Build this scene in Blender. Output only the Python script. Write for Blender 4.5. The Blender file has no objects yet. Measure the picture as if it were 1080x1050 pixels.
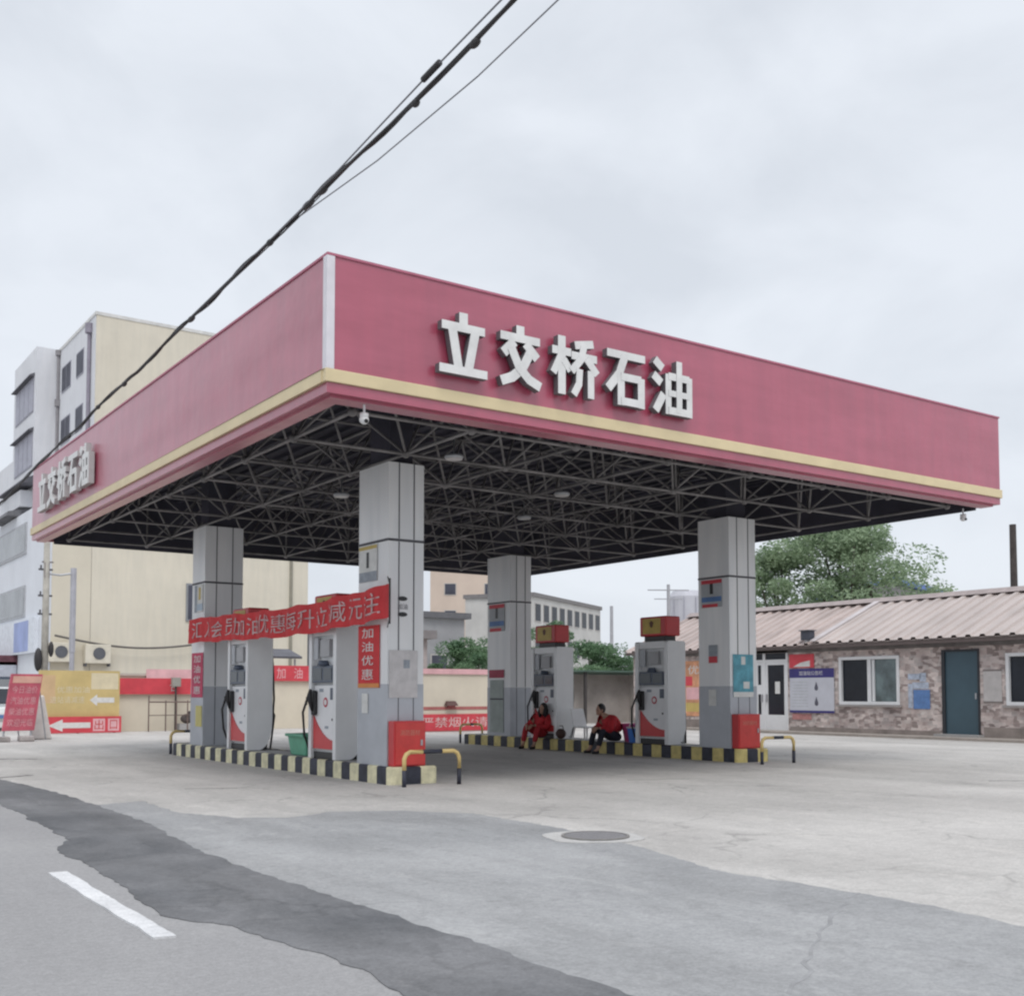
import bpy, bmesh, math, random
from mathutils import Vector, Matrix
random.seed(7)
S = bpy.context.scene
COL = S.collection
R = math.radians
V = Vector

# ------------------------------------------------------------------ materials
MATS = {}
def mat(name, c, rough=.6, metal=0., noise=.12, scale=3., bump=0., coat=0., spec=.5, c2=None, detail=6., stretch=None):
    """a plain surface with wear-like colour variation in object space"""
    if name in MATS: return MATS[name]
    m = bpy.data.materials.new(name); m.use_nodes = True
    nt = m.node_tree; b = nt.nodes['Principled BSDF']
    b.inputs['Roughness'].default_value = rough
    b.inputs['Metallic'].default_value = metal
    b.inputs['Coat Weight'].default_value = coat
    b.inputs['Specular IOR Level'].default_value = spec
    tc = nt.nodes.new('ShaderNodeTexCoord')
    src = tc.outputs['Object']
    if stretch:
        mp = nt.nodes.new('ShaderNodeMapping'); mp.inputs['Scale'].default_value = stretch
        nt.links.new(src, mp.inputs['Vector']); src = mp.outputs['Vector']
    n = nt.nodes.new('ShaderNodeTexNoise'); n.inputs['Scale'].default_value = scale
    n.inputs['Detail'].default_value = detail; n.inputs['Roughness'].default_value = .62
    nt.links.new(src, n.inputs['Vector'])
    r = nt.nodes.new('ShaderNodeValToRGB')
    a = tuple(max(0, x*(1-noise)) for x in c); d = c2 or tuple(min(1, x*(1+noise)) for x in c)
    r.color_ramp.elements[0].position = .32; r.color_ramp.elements[1].position = .68
    r.color_ramp.elements[0].color = (*a, 1); r.color_ramp.elements[1].color = (*d, 1)
    nt.links.new(n.outputs['Fac'], r.inputs['Fac'])
    nt.links.new(r.outputs['Color'], b.inputs['Base Color'])
    if bump:
        n2 = nt.nodes.new('ShaderNodeTexNoise'); n2.inputs['Scale'].default_value = scale*9
        n2.inputs['Detail'].default_value = 5
        nt.links.new(src, n2.inputs['Vector'])
        bp = nt.nodes.new('ShaderNodeBump'); bp.inputs['Strength'].default_value = bump; bp.inputs['Distance'].default_value = .02
        nt.links.new(n2.outputs['Fac'], bp.inputs['Height']); nt.links.new(bp.outputs['Normal'], b.inputs['Normal'])
    MATS[name] = m
    return m

def ground_mat(name, c, dark, light, scale=1., patch=.5, fine=60., bump=.3, streak=(1, .25, 1), crackle=0.):
    """weathered concrete or asphalt: wide stains, streaks along the traffic, fine grit"""
    m = bpy.data.materials.new(name); m.use_nodes = True; nt = m.node_tree; L = nt.links
    b = nt.nodes['Principled BSDF']; b.inputs['Roughness'].default_value = .85; b.inputs['Specular IOR Level'].default_value = .3
    tc = nt.nodes.new('ShaderNodeTexCoord')
    def noise(s, det, rough, st=None, dist=0.):
        n = nt.nodes.new('ShaderNodeTexNoise'); n.inputs['Scale'].default_value = s; n.inputs['Detail'].default_value = det
        n.inputs['Roughness'].default_value = rough; n.inputs['Distortion'].default_value = dist
        if st:
            mp = nt.nodes.new('ShaderNodeMapping'); mp.inputs['Scale'].default_value = st
            L.new(tc.outputs['Object'], mp.inputs['Vector']); L.new(mp.outputs['Vector'], n.inputs['Vector'])
        else: L.new(tc.outputs['Object'], n.inputs['Vector'])
        return n.outputs['Fac']
    def ramp(f, p0, p1, c0, c1):
        r = nt.nodes.new('ShaderNodeValToRGB'); r.color_ramp.elements[0].position = p0; r.color_ramp.elements[1].position = p1
        r.color_ramp.elements[0].color = (*c0, 1); r.color_ramp.elements[1].color = (*c1, 1); L.new(f, r.inputs['Fac']); return r.outputs['Color']
    def mul(a, bb, fac):
        x = nt.nodes.new('ShaderNodeMix'); x.data_type = 'RGBA'; x.blend_type = 'MULTIPLY'; x.inputs[0].default_value = fac
        L.new(a, x.inputs[6]); L.new(bb, x.inputs[7]); return x.outputs[2]
    col = ramp(noise(.35*scale, 7, .6, None, .6), .3, .7, dark, light)
    col = mul(col, ramp(noise(1.1*scale, 6, .65, streak, .3), .35, .62, (.78,)*3, (1.06,)*3), patch)
    col = mul(col, ramp(noise(4.5*scale, 5, .7, None, 1.), .36, .5, (.8,)*3, (1.,)*3), patch*.6)
    col = mul(col, ramp(noise(2.1*scale, 8, .72, (1,.45,1), .8), .56, .74, (1.,)*3, (1.30,1.29,1.27)), patch*1.1)
    col = mul(col, ramp(noise(.9*scale, 8, .75, (.6,1,1), 1.5), .58, .70, (1.,)*3, (.80,.80,.81)), patch)
    col = mul(col, ramp(noise(fine*.28, 4, .75), .33, .62, (.84,)*3, (1.06,)*3), .7)
    col = mul(col, ramp(noise(fine, 3, .7), .3, .7, (.76,)*3, (1.16,)*3), .7)
    if crackle:
        nd = nt.nodes.new('ShaderNodeTexNoise'); nd.inputs['Scale'].default_value = 1.7; nd.inputs['Detail'].default_value = 5; L.new(tc.outputs['Object'], nd.inputs['Vector'])
        ad = nt.nodes.new('ShaderNodeVectorMath'); ad.operation = 'MULTIPLY_ADD'; ad.inputs[1].default_value = (.9,.9,.9); L.new(nd.outputs['Color'], ad.inputs[0]); L.new(tc.outputs['Object'], ad.inputs[2])
        vo = nt.nodes.new('ShaderNodeTexVoronoi'); vo.feature = 'DISTANCE_TO_EDGE'; vo.inputs['Scale'].default_value = .62; L.new(ad.outputs[0], vo.inputs['Vector'])
        ck = ramp(vo.outputs['Distance'], .004, .022, (1-crackle,)*3, (1.,)*3)
        msk = ramp(noise(.5, 4, .6), .47, .60, (0,)*3, (1,)*3)
        x = nt.nodes.new('ShaderNodeMix'); x.data_type = 'RGBA'; x.blend_type = 'MULTIPLY'; L.new(msk, x.inputs[0]); L.new(col, x.inputs[6]); L.new(ck, x.inputs[7]); col = x.outputs[2]
    L.new(col, b.inputs['Base Color'])
    bp = nt.nodes.new('ShaderNodeBump'); bp.inputs['Strength'].default_value = bump; bp.inputs['Distance'].default_value = .015
    L.new(noise(fine*1.2, 4, .7), bp.inputs['Height']); L.new(bp.outputs['Normal'], b.inputs['Normal'])
    return m

# ------------------------------------------------------------------ mesh helper
ORG = {}
class MB:
    def __init__(s): s.v = []; s.f = []; s.m = []; s.mi = 0
    def vs(s, pts):
        i = len(s.v); s.v += [tuple(p) for p in pts]; return i
    def face(s, idx): s.f.append(tuple(idx)); s.m.append(s.mi)
    def quad(s, a, b, c, d): i = s.vs((a, b, c, d)); s.face((i, i+1, i+2, i+3))
    def hexa(s, p):      # 8 points: bottom loop 0-3, top loop 4-7
        i = s.vs(p)
        for q in ((0,3,2,1),(4,5,6,7),(0,1,5,4),(1,2,6,5),(2,3,7,6),(3,0,4,7)): s.face([i+k for k in q])
    def box(s, x0, x1, y0, y1, z0, z1):
        s.hexa(((x0,y0,z0),(x1,y0,z0),(x1,y1,z0),(x0,y1,z0),(x0,y0,z1),(x1,y0,z1),(x1,y1,z1),(x0,y1,z1)))
    def fbox(s, fr, u0, u1, w0, w1, d0, d1):   # box in a wall frame (o, right, up, normal)
        o, rt, up, n = fr
        P = lambda u, w, d: o + rt*u + up*w + n*d
        s.hexa((P(u0,w0,d0),P(u1,w0,d0),P(u1,w0,d1),P(u0,w0,d1),P(u0,w1,d0),P(u1,w1,d0),P(u1,w1,d1),P(u0,w1,d1)))
    def prism(s, fr, poly, d0, d1):
        o, rt, up, n = fr; k = len(poly)
        i = s.vs([o+rt*u+up*w+n*d0 for u, w in poly] + [o+rt*u+up*w+n*d1 for u, w in poly])
        s.face(range(i+k-1, i-1, -1)); s.face(range(i+k, i+2*k))
        for a in range(k):
            b = (a+1) % k; s.face((i+a, i+b, i+k+b, i+k+a))
    def tube(s, pts, r, n=8, caps=True):
        pts = [V(p) for p in pts]; k = len(pts); rr = r if isinstance(r, (list, tuple)) else [r]*k
        t0 = (pts[1]-pts[0]).normalized(); ref = V((0,0,1)) if abs(t0.z) < .9 else V((1,0,0))
        base = len(s.v)
        for a in range(k):
            t = (pts[min(a+1,k-1)]-pts[max(a-1,0)]).normalized()
            x = t.cross(ref)
            if x.length < 1e-4: x = t.cross(V((0,1,0)))
            x.normalize(); y = t.cross(x).normalized()
            s.vs([pts[a] + (x*math.cos(2*math.pi*j/n) + y*math.sin(2*math.pi*j/n))*rr[a] for j in range(n)])
        for a in range(k-1):
            for j in range(n):
                p = base+a*n; q = (j+1) % n; s.face((p+j, p+q, p+n+q, p+n+j))
        if caps:
            s.face(range(base+n-1, base-1, -1)); s.face(range(base+(k-1)*n, base+k*n))
    def ell(s, c, rad, nu=12, nv=8):
        i = len(s.v)
        for a in range(nv+1):
            th = math.pi*a/nv
            for b in range(nu):
                ph = 2*math.pi*b/nu
                s.v.append((c[0]+rad[0]*math.sin(th)*math.cos(ph), c[1]+rad[1]*math.sin(th)*math.sin(ph), c[2]+rad[2]*math.cos(th)))
        for a in range(nv):
            for b in range(nu):
                q = (b+1) % nu; s.face((i+a*nu+b, i+(a+1)*nu+b, i+(a+1)*nu+q, i+a*nu+q))
    def build(s, name, mats, parent=None, world=False, bevel=0., smooth=False, kind=None, loc=None, label=None, seg=2):
        if not isinstance(mats, (list, tuple)): mats = [mats]
        off = ORG.get(parent.name, V((0,0,0))) if (parent and world) else V((0,0,0))
        if loc is not None: off = V(loc)
        me = bpy.data.meshes.new(name)
        me.from_pydata([V(p)-off for p in s.v], [], s.f)
        for m in mats: me.materials.append(m)
        if len(mats) > 1: me.polygons.foreach_set('material_index', s.m)
        bm = bmesh.new(); bm.from_mesh(me)
        bmesh.ops.remove_doubles(bm, verts=bm.verts, dist=1e-6)
        if smooth or bevel: bmesh.ops.recalc_face_normals(bm, faces=bm.faces)
        if bevel:
            ed = [e for e in bm.edges if len(e.link_faces) == 2 and e.calc_face_angle(0) > .6]
            bmesh.ops.bevel(bm, geom=ed, offset=bevel, segments=seg, affect='EDGES', profile=.5, clamp_overlap=True)
        bm.to_mesh(me); bm.free()
        if smooth:
            me.polygons.foreach_set('use_smooth', [True]*len(me.polygons))
        o = bpy.data.objects.new(name, me); COL.objects.link(o)
        if parent:
            o.parent = parent
            if world: ORG[o.name] = off
            else: ORG[o.name] = ORG.get(parent.name, V((0,0,0)))
        elif loc is not None: o.location = off
        if kind: o['kind'] = kind
        if label: o['label'] = label
        return o

def tag(o, label, cat, group=None):
    o['label'] = label; o['category'] = cat
    if group: o['group'] = group
    return o
def thing(name, label, cat, loc=(0,0,0), group=None):
    o = bpy.data.objects.new(name, None); COL.objects.link(o); o.location = loc; ORG[o.name] = V(loc)
    o.empty_display_size = .2
    return tag(o, label, cat, group)
def copy_tree(o, parent=None):
    c = o.copy(); COL.objects.link(c); c.parent = parent
    for ch in list(o.children): copy_tree(ch, c)
    return c
def dup(src, loc, label, rotz=None):
    c = copy_tree(src); c.location = loc; c['label'] = label
    if rotz is not None: c.rotation_euler.z = rotz
    ORG[c.name] = V(loc)
    return c

UP = V((0,0,1))
def front(y): return (V((0,y,0)), V((1,0,0)), UP, V((0,-1,0)))     # faces -Y
def left(x):  return (V((x,0,0)), V((0,-1,0)), UP, V((-1,0,0)))    # faces -X, u = -y

_text_cache = {}
def text_geo(s, bold=0., depth=0.):
    k = (s, bold, depth)
    if k in _text_cache: return _text_cache[k]
    cu = bpy.data.curves.new('glyphs', 'FONT'); cu.body = s; cu.size = 1; cu.align_x = 'CENTER'; cu.align_y = 'CENTER'
    cu.offset = bold; cu.extrude = depth; cu.resolution_u = 3
    o = bpy.data.objects.new('glyphs', cu); COL.objects.link(o)
    dg = bpy.context.evaluated_depsgraph_get(); dg.update()
    me = o.evaluated_get(dg).to_mesh()
    vs = [v.co.copy() for v in me.vertices]; fs = [tuple(p.vertices) for p in me.polygons]
    o.evaluated_get(dg).to_mesh_clear()
    bpy.data.objects.remove(o); bpy.data.curves.remove(cu)
    if vs:
        x0 = min(v.x for v in vs); x1 = max(v.x for v in vs); y0 = min(v.y for v in vs); y1 = max(v.y for v in vs)
    else: x0 = y0 = 0; x1 = y1 = 1
    _text_cache[k] = (vs, fs, x0, x1, y0, y1); return _text_cache[k]
def put_text(mb, fr, s, u0, u1, w0, w1, d, bold=0., depth=0., bend=None):
    """letters fitted to a rectangle of a wall frame, d off the wall"""
    vs, fs, x0, x1, y0, y1 = text_geo(s, bold, depth)
    o, rt, up, n = fr; i = len(mb.v)
    for v in vs:
        u = u0+(u1-u0)*(v.x-x0)/max(1e-6, x1-x0); w = w0+(w1-w0)*(v.y-y0)/max(1e-6, y1-y0)
        du = bend(u) if bend else (0, 0)
        mb.v.append(tuple(o+rt*u+up*(w+du[0])+n*(d+du[1]+v.z)))
    for f in fs: mb.face([i+k for k in f])

def _weather(m, coat_rough, ior, amt=1.):
    nt = m.node_tree; b = nt.nodes['Principled BSDF']; b.inputs['Coat Roughness'].default_value = coat_rough; b.inputs['Coat IOR'].default_value = ior
    tc = nt.nodes.new('ShaderNodeTexCoord')
    mp = nt.nodes.new('ShaderNodeMapping'); mp.inputs['Scale'].default_value = (2.6,2.6,.28); nt.links.new(tc.outputs['Object'], mp.inputs['Vector'])
    st = nt.nodes.new('ShaderNodeTexNoise'); st.inputs['Scale'].default_value = 1.6; st.inputs['Detail'].default_value = 7; nt.links.new(mp.outputs['Vector'], st.inputs['Vector'])
    r = nt.nodes.new('ShaderNodeValToRGB'); r.color_ramp.elements[0].position = .40; r.color_ramp.elements[0].color = (.84,.86,.88,1); r.color_ramp.elements[1].position = .60; r.color_ramp.elements[1].color = (1,1,1,1)
    nt.links.new(st.outputs['Fac'], r.inputs['Fac'])
    src = b.inputs['Base Color'].links[0].from_socket
    x = nt.nodes.new('ShaderNodeMix'); x.data_type = 'RGBA'; x.blend_type = 'MULTIPLY'; x.inputs[0].default_value = amt
    nt.links.new(src, x.inputs[6]); nt.links.new(r.outputs['Color'], x.inputs[7]); nt.links.new(x.outputs[2], b.inputs['Base Color'])
    n = nt.nodes.new('ShaderNodeTexNoise'); n.inputs['Scale'].default_value = 1.3; n.inputs['Detail'].default_value = 3; nt.links.new(tc.outputs['Object'], n.inputs['Vector'])
    bp = nt.nodes.new('ShaderNodeBump'); bp.inputs['Strength'].default_value = .35; bp.inputs['Distance'].default_value = .05
    nt.links.new(n.outputs['Fac'], bp.inputs['Height']); nt.links.new(bp.outputs['Normal'], b.inputs['Normal']); nt.links.new(bp.outputs['Normal'], b.inputs['Coat Normal'])
# ------------------------------------------------------------------ palette
WHITE = mat('white_paint', (.72,.72,.72), .5, noise=.06)
SILVER = mat('silver_cladding', (.77,.77,.77), .42, metal=.05, noise=.05, scale=.9, stretch=(1,1,.15))
_weather(SILVER, .3, 1.5, .55)
SILVER_LOW = mat('grey_cladding', (.42,.44,.475), .45, metal=.15, noise=.1, scale=1.5)
SEAM = mat('dark_joint', (.10,.10,.11), .8)
RED = mat('red_enamel', (.52,.035,.04), .35, noise=.1, scale=2)
REDCLOTH = mat('red_cloth', (.56,.04,.045), .8, noise=.12, scale=4)
REDFADED = mat('faded_red_cloth', (.50,.07,.13), .8, noise=.2, scale=4)
REDSIGN = mat('red_sign_sheet', (.60,.06,.08), .6, noise=.1)
PINKSIGN = mat('pale_pink_sheet', (.72,.42,.44), .7, noise=.12)
FASCIA = mat('crimson_panel', (.40,.048,.10), .5, noise=.12, scale=.9, coat=1., stretch=(.6,.6,3.), c2=(.43,.066,.122))
_weather(FASCIA, .28, 1.78, .55)
STRIPE = mat('cream_yellow_stripe', (.66,.55,.34), .45, noise=.07, scale=2)
LETTER = mat('letter_white', (.68,.68,.67), .5, noise=.1, scale=4)
LETTERSIDE = mat('letter_return_shade', (.13,.125,.135), .6, noise=.1)  # shadows of the front letters put into their dark return colour
YELLOW = mat('kerb_yellow', (.60,.50,.20), .65, noise=.22, scale=6)
PALEYEL = mat('kerb_faded_yellow', (.66,.62,.42), .7, noise=.25, scale=6)
BLACK = mat('kerb_black', (.03,.033,.05), .6, noise=.5, scale=6)
BLACKP = mat('black_plastic', (.018,.018,.02), .45)
RUBBER = mat('black_hose_rubber', (.02,.02,.022), .55)
DARKBLUE = mat('display_housing', (.07,.09,.13), .35, noise=.1)
SCREEN = mat('display_glass', (.05,.06,.07), .12)
STEEL = mat('truss_steel', (.20,.19,.188), .55, metal=.1, noise=.5, scale=1.6)
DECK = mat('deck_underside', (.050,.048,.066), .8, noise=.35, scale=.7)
DECKTOP = mat('deck_top_sheet', (.32,.32,.33), .7)
GALV = mat('galvanised', (.42,.43,.45), .45, metal=.5)
CREAM = mat('cream_render', (.66,.61,.51), .85, noise=.06, scale=.35, bump=.1)
_weather(CREAM, .3, 1.5, .3)
CREAMLOW = mat('cream_wall_paint', (.66,.60,.49), .85, noise=.08, scale=.8)
WHITEWALL = mat('white_render', (.66,.665,.69), .85, noise=.06, scale=.4)
_weather(WHITEWALL, .3, 1.5, .35)
GLASSDARK = mat('dark_window_glass', (.022,.026,.034), .15, spec=.22, noise=.3, scale=.8)
GLASSGREY = mat('grey_window_glass', (.20,.21,.22), .2, spec=.6, noise=.3, scale=.5)
PVC = mat('white_pvc', (.68,.69,.70), .4, noise=.05)
TEAL = mat('teal_door_paint', (.045,.085,.11), .45, noise=.1, scale=1.5)
CONC = mat('kerb_concrete', (.34,.335,.33), .9, noise=.15, scale=2, bump=.2)
NAVY = mat('navy_print', (.035,.03,.16), .6)
BLUEP = mat('blue_print', (.10,.20,.42), .6, noise=.2, scale=8)
TEALP = mat('teal_print', (.10,.32,.40), .6, noise=.35, scale=5)
PAPER = mat('white_paper', (.66,.66,.64), .8, noise=.1, scale=9)
PAPERG = mat('grey_print', (.30,.33,.37), .7, noise=.2, scale=14)
OCHRE = mat('ochre_billboard', (.58,.45,.20), .75, noise=.14, scale=1.2)
OCHREL = mat('pale_ochre_print', (.66,.58,.40), .75, noise=.1)
BARK = mat('bark', (.10,.085,.07), .9, noise=.3, scale=6)
WOOD = mat('old_pole_wood', (.06,.05,.048), .9, noise=.3, scale=3)
POLECONC = mat('pole_concrete', (.38,.36,.32), .9, noise=.2, scale=3)
CABLE = mat('cable_sheath', (.03,.028,.03), .6)
CABLET = mat('thin_wire', (.20,.20,.22), .6)
SKIN = mat('skin', (.42,.25,.18), .55, noise=.06)
HAIR = mat('black_hair', (.012,.011,.012), .55)
TROUSER = mat('dark_trousers', (.02,.022,.035), .85)
GREENP = mat('green_crate_plastic', (.12,.36,.24), .5, noise=.12, scale=5)
BLUEPL = mat('blue_plastic', (.06,.20,.60), .4)
PINKPL = mat('pink_plastic', (.62,.10,.28), .4)
BROWN = mat('brown_leather', (.06,.03,.025), .7)
AWNING = mat('dark_awning', (.10,.10,.115), .8, noise=.2)

# ------------------------------------------------------------------ ground
def sheet(name, poly, z, m, jag=0., step=.07, kind='structure'):
    """a flat sheet whose edge wanders a little"""
    pts = []
    rnd = random.Random(name)
    for a in range(len(poly)):
        p = V((*poly[a], 0)); q = V((*poly[(a+1) % len(poly)], 0)); n = max(1, min(240, int((q-p).length/step))) if jag else 1
        nrm = V((-(q-p).y, (q-p).x, 0)).normalized(); off = 0
        for k in range(n):
            if k and jag: off = off*.66 + rnd.uniform(-jag, jag)
            pts.append(p.lerp(q, k/n) + nrm*off)
    bm = bmesh.new()
    vs = [bm.verts.new((p.x, p.y, z)) for p in pts]
    f = bm.faces.new(vs); bm.normal_update()
    if f.normal.z < 0: f.normal_flip()
    edge = [v for v in bm.verts]; k = len(vs)
    low = [bm.verts.new((v.co.x, v.co.y, -.01)) for v in vs]
    top = [f_ for f_ in bm.faces]
    if z > 0:
        for a in range(k): bm.faces.new((vs[a], low[a], low[(a+1)%k], vs[(a+1)%k]))
    bmesh.ops.triangulate(bm, faces=top)
    if z == 0:
        bmesh.ops.delete(bm, geom=low, context='VERTS')
    me = bpy.data.meshes.new(name); bm.to_mesh(me); bm.free(); me.materials.append(m)
    o = bpy.data.objects.new(name, me); COL.objects.link(o)
    if kind: o['kind'] = kind
    return o
G_CONC = ground_mat('forecourt_concrete', None, (.428,.41,.39), (.532,.513,.488), 1., .62, 45, crackle=.26)
G_APRON = ground_mat('apron_asphalt', None, (.30,.303,.306), (.375,.375,.375), 1.2, .75, 70, crackle=.10)
G_ROAD = ground_mat('road_asphalt', None, (.295,.29,.292), (.345,.34,.338), .8, .35, 90)
G_STRIP = ground_mat('patch_asphalt', None, (.115,.118,.125), (.215,.215,.22), 1.9, .85, 70, crackle=.2)
G_RING = ground_mat('fresh_cement', None, (.45,.44,.425), (.52,.51,.495), 3, .5, 60)
G_LINE = ground_mat('road_paint', None, (.62,.62,.63), (.72,.72,.72), 4, .5, 60)

sheet('ground', [(-400,-400),(500,-400),(500,500),(-400,500)], 0, G_CONC)
sheet('road', [(-9,-60),(2.75,-60),(2.7,6),(2.8,17),(2.9,70),(4,200),(-9,200)], .004, G_ROAD)
sheet('asphalt_apron', [(2.7,-20),(5.3,-20),(5.55,-3),(5.70,3.39),(5.80,4.24),(5.77,4.86),(5.72,5.68),(6.12,7.2),(6.25,7.95),(6.33,8.76),
    (6.34,9.78),(5.83,10.47),(5.21,10.78),(4.66,10.51),(4.17,10.76),(3.85,11.7),(3.92,13.06),(3.37,12.9),(2.8,13.3)], .007, G_APRON, .026)
sheet('asphalt_patch', [(2.34,4.37),(2.36,4.88),(2.30,5.29),(2.24,5.83),(2.09,6.08),(2.01,6.33),(2.11,7.41),(2.17,9.45),(2.40,9.98),(2.51,13.64),(2.62,17.3),(3.21,17.49),
    (3.38,14.77),(3.32,11.05),(3.05,8.47),(3.04,6.99),(3.08,5.63),(3.10,4.9),(3.07,4.39),(3.08,4.05),(3.07,3.58),(3.02,2.5),(2.75,-4),(2.1,-4),(2.2,2.4)], .0095, G_STRIP, .020)
sheet('road_marking', [(1.79,5.74),(1.90,5.72),(1.95,8.19),(1.83,8.21)], .016, G_LINE, .006)
for yy in (-.2, 11.7, 17.6, 23.5, 29.4, 35.3):
    sheet('road_marking', [(1.80,yy),(1.91,yy),(1.95,yy+2.5),(1.84,yy+2.5)], .016, G_LINE, .006)
# cement collar and the cover in it
bmr = [(6.15+.43*math.cos(a)+.02*math.sin(5*a), 7.60+.42*math.sin(a)+.02*math.cos(3*a)) for a in [i*math.pi/24 for i in range(48)]]
sheet('cement_collar', bmr, .0115, G_RING, .008, .05)
COVER = mat('cast_iron', (.20,.195,.20), .7, noise=.2, scale=30, bump=.4)
mh = thing('manhole_cover', 'round dark iron manhole cover in a pale cement collar on the forecourt', 'manhole cover', (6.17,7.59,.0155))
mb = MB(); mb.tube([(0,0,0),(0,0,.006)], .265, 40); mb.build('cover_plate', COVER, mh)
mb = MB()
for k in range(48):
    a, b = 2*math.pi*k/48, 2*math.pi*(k+1)/48
    P = lambda r, t, z: (r*math.cos(t), r*math.sin(t), z)
    mb.hexa((P(.27,a,0),P(.295,a,0),P(.295,b,0),P(.27,b,0),P(.27,a,.008),P(.295,a,.008),P(.295,b,.008),P(.27,b,.008)))
mb.build('rim', mat('worn_iron_rim', (.22,.21,.20), .7, noise=.2, scale=20), mh)
# dark joints and cracks in the concrete
CRACK = mat('crack_dirt', (.12,.115,.11), .95, noise=.3, scale=6)
def crack(pts, w, seed):
    rnd = random.Random(seed); A = []; B = []
    for a in range(len(pts)-1):
        p, q = V((*pts[a],0)), V((*pts[a+1],0)); n = max(2, int((q-p).length/.12)); nr = V((-(q-p).y,(q-p).x,0)).normalized()
        for k in range(n):
            c = p.lerp(q, k/n) + nr*rnd.uniform(-.03,.03); ww = w*rnd.uniform(.3,1)
            A.append(c+nr*ww); B.append(c-nr*ww)
    return [(p.x,p.y) for p in A] + [(p.x,p.y) for p in reversed(B)]
for i, (pts, w) in enumerate((([(2.9,17.6),(3.3,17.9),(3.9,18.25)], .07), ([(3.4,23.4),(4.3,22.9),(4.9,22.5)], .11), ([(3.0,27),(4.5,26.3)], .10),
        ([(14.7,9.25),(14.9,9.15),(15.3,8.9)], .022), ([(4.9,14.5),(5.6,14.1)], .008), ([(10.6,12.3),(11.6,11.9)], .006))):
    sheet('ground_crack', crack(pts, w, i), .003, CRACK)
sheet('ground_crack', crack([(5.793, 4.558), (5.221, 4.222), (4.681, 3.897), (4.222, 3.584), (3.77, 3.275), (3.522, 3.095)], .014, 77), .0085, mat('faint_seam', (.265,.265,.268), .95, noise=.2, scale=9))
# low pavement in front of the shop
mb = MB(); mb.box(26.35,27.2,5,31.2,-.1,.07); mb.build('pavement', mat('pavement_concrete', (.30,.268,.24), .9, noise=.18, scale=1.5, bump=.2), kind='structure', bevel=.01)

# ------------------------------------------------------------------ canopy
CX0, CX1, CY0, CY1 = 5.19, 17.95, 10.95, 25.45
ZB, ZT = 4.50, 6.01
cano = thing('filling_station_canopy', 'big flat filling station canopy with crimson fascia, cream stripe and dark truss underside', 'canopy', (CX0, CY0, 0))
t = .07
def ring(mb, x0, x1, y0, y1, z0, z1, th):
    mb.box(x0, x1, y0, y0+th, z0, z1); mb.box(x0, x1, y1-th, y1, z0, z1)
    mb.box(x0, x0+th, y0+th, y1-th, z0, z1); mb.box(x1-th, x1, y0+th, y1-th, z0, z1)
def fascia_side(nm, f):
    mb = MB(); f(mb); return mb.build(nm, FASCIA, cano, world=True)
fascia_side('fascia', lambda m: m.box(CX0, CX1, CY0, CY0+t, 4.76, ZT))
fascia_side('fascia', lambda m: m.box(CX0, CX0+t, CY0+t, CY1-t, 4.76, ZT))
fascia_side('fascia', lambda m: m.box(CX1-t, CX1, CY0+t, CY1-t, 4.76, ZT))
fascia_side('fascia', lambda m: m.box(CX0, CX1, CY1-t, CY1, 4.76, ZT))
mb = MB(); ring(mb, CX0-.03, CX1+.03, CY0-.03, CY1+.03, 4.613, 4.757, .10); mb.build('stripe', STRIPE, cano, world=True, bevel=.008)
mb = MB(); ring(mb, CX0, CX1, CY0, CY1, ZB, 4.610, .08); mb.box(CX0+.082,CX1-.082,CY0+.082,CY0+.32,ZB-.03,ZB+.05); mb.box(CX0+.082,CX0+.26,CY0+.322,CY1-.082,ZB-.03,ZB+.05)
mb.build('lower_band', FASCIA, cano, world=True)
mb = MB(); ring(mb, CX0-.015, CX1+.015, CY0-.015, CY1+.015, ZT+.002, ZT+.03, .12); mb.build('cap_flashing', mat('faded_crimson_cap', (.42,.13,.19), .5), cano, world=True)
mb = MB(); mb.box(CX0-.02, CX0+.075, CY0-.02, CY0-.002, 4.76, ZT-.005); mb.box(CX0-.02, CX0-.002, CY0-.002, CY0+.075, 4.76, ZT-.005)
mb.build('corner_trim', mat('pale_corner_trim', (.68,.66,.70), .45, noise=.08), cano, world=True)
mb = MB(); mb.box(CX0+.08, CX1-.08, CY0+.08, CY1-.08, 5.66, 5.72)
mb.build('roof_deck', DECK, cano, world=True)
mb = MB()
n = 40
for k in range(n):
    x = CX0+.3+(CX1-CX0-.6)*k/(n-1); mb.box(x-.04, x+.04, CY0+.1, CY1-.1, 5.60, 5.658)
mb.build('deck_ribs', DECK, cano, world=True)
# space frame: square on square offset grid
NX, NY = 8, 9
gx = lambda i: CX0+.62+(CX1-CX0-1.24)*i/(NX-1); gy = lambda j: CY0+.62+(CY1-CY0-1.24)*j/(NY-1)
zb, zt_ = 4.50, 5.47
bot = {(i,j): V((gx(i),gy(j),zb)) for i in range(NX) for j in range(NY)}
top = {(i,j): V(((gx(i)+gx(i+1))/2,(gy(j)+gy(j+1))/2,zt_)) for i in range(NX-1) for j in range(NY-1)}
def bars(pairs, r):
    m = MB()
    for a, b in pairs: m.tube([a, b], r, 7, False)
    return m
lat = [(bot[i,j],bot[i+1,j],.023) for i in range(NX-1) for j in range(NY)] + [(bot[i,j],bot[i,j+1],.023) for i in range(NX) for j in range(NY-1)]
lat += [(top[i,j],top[i+1,j],.023) for i in range(NX-2) for j in range(NY-1)] + [(top[i,j],top[i,j+1],.023) for i in range(NX-1) for j in range(NY-2)]
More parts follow.
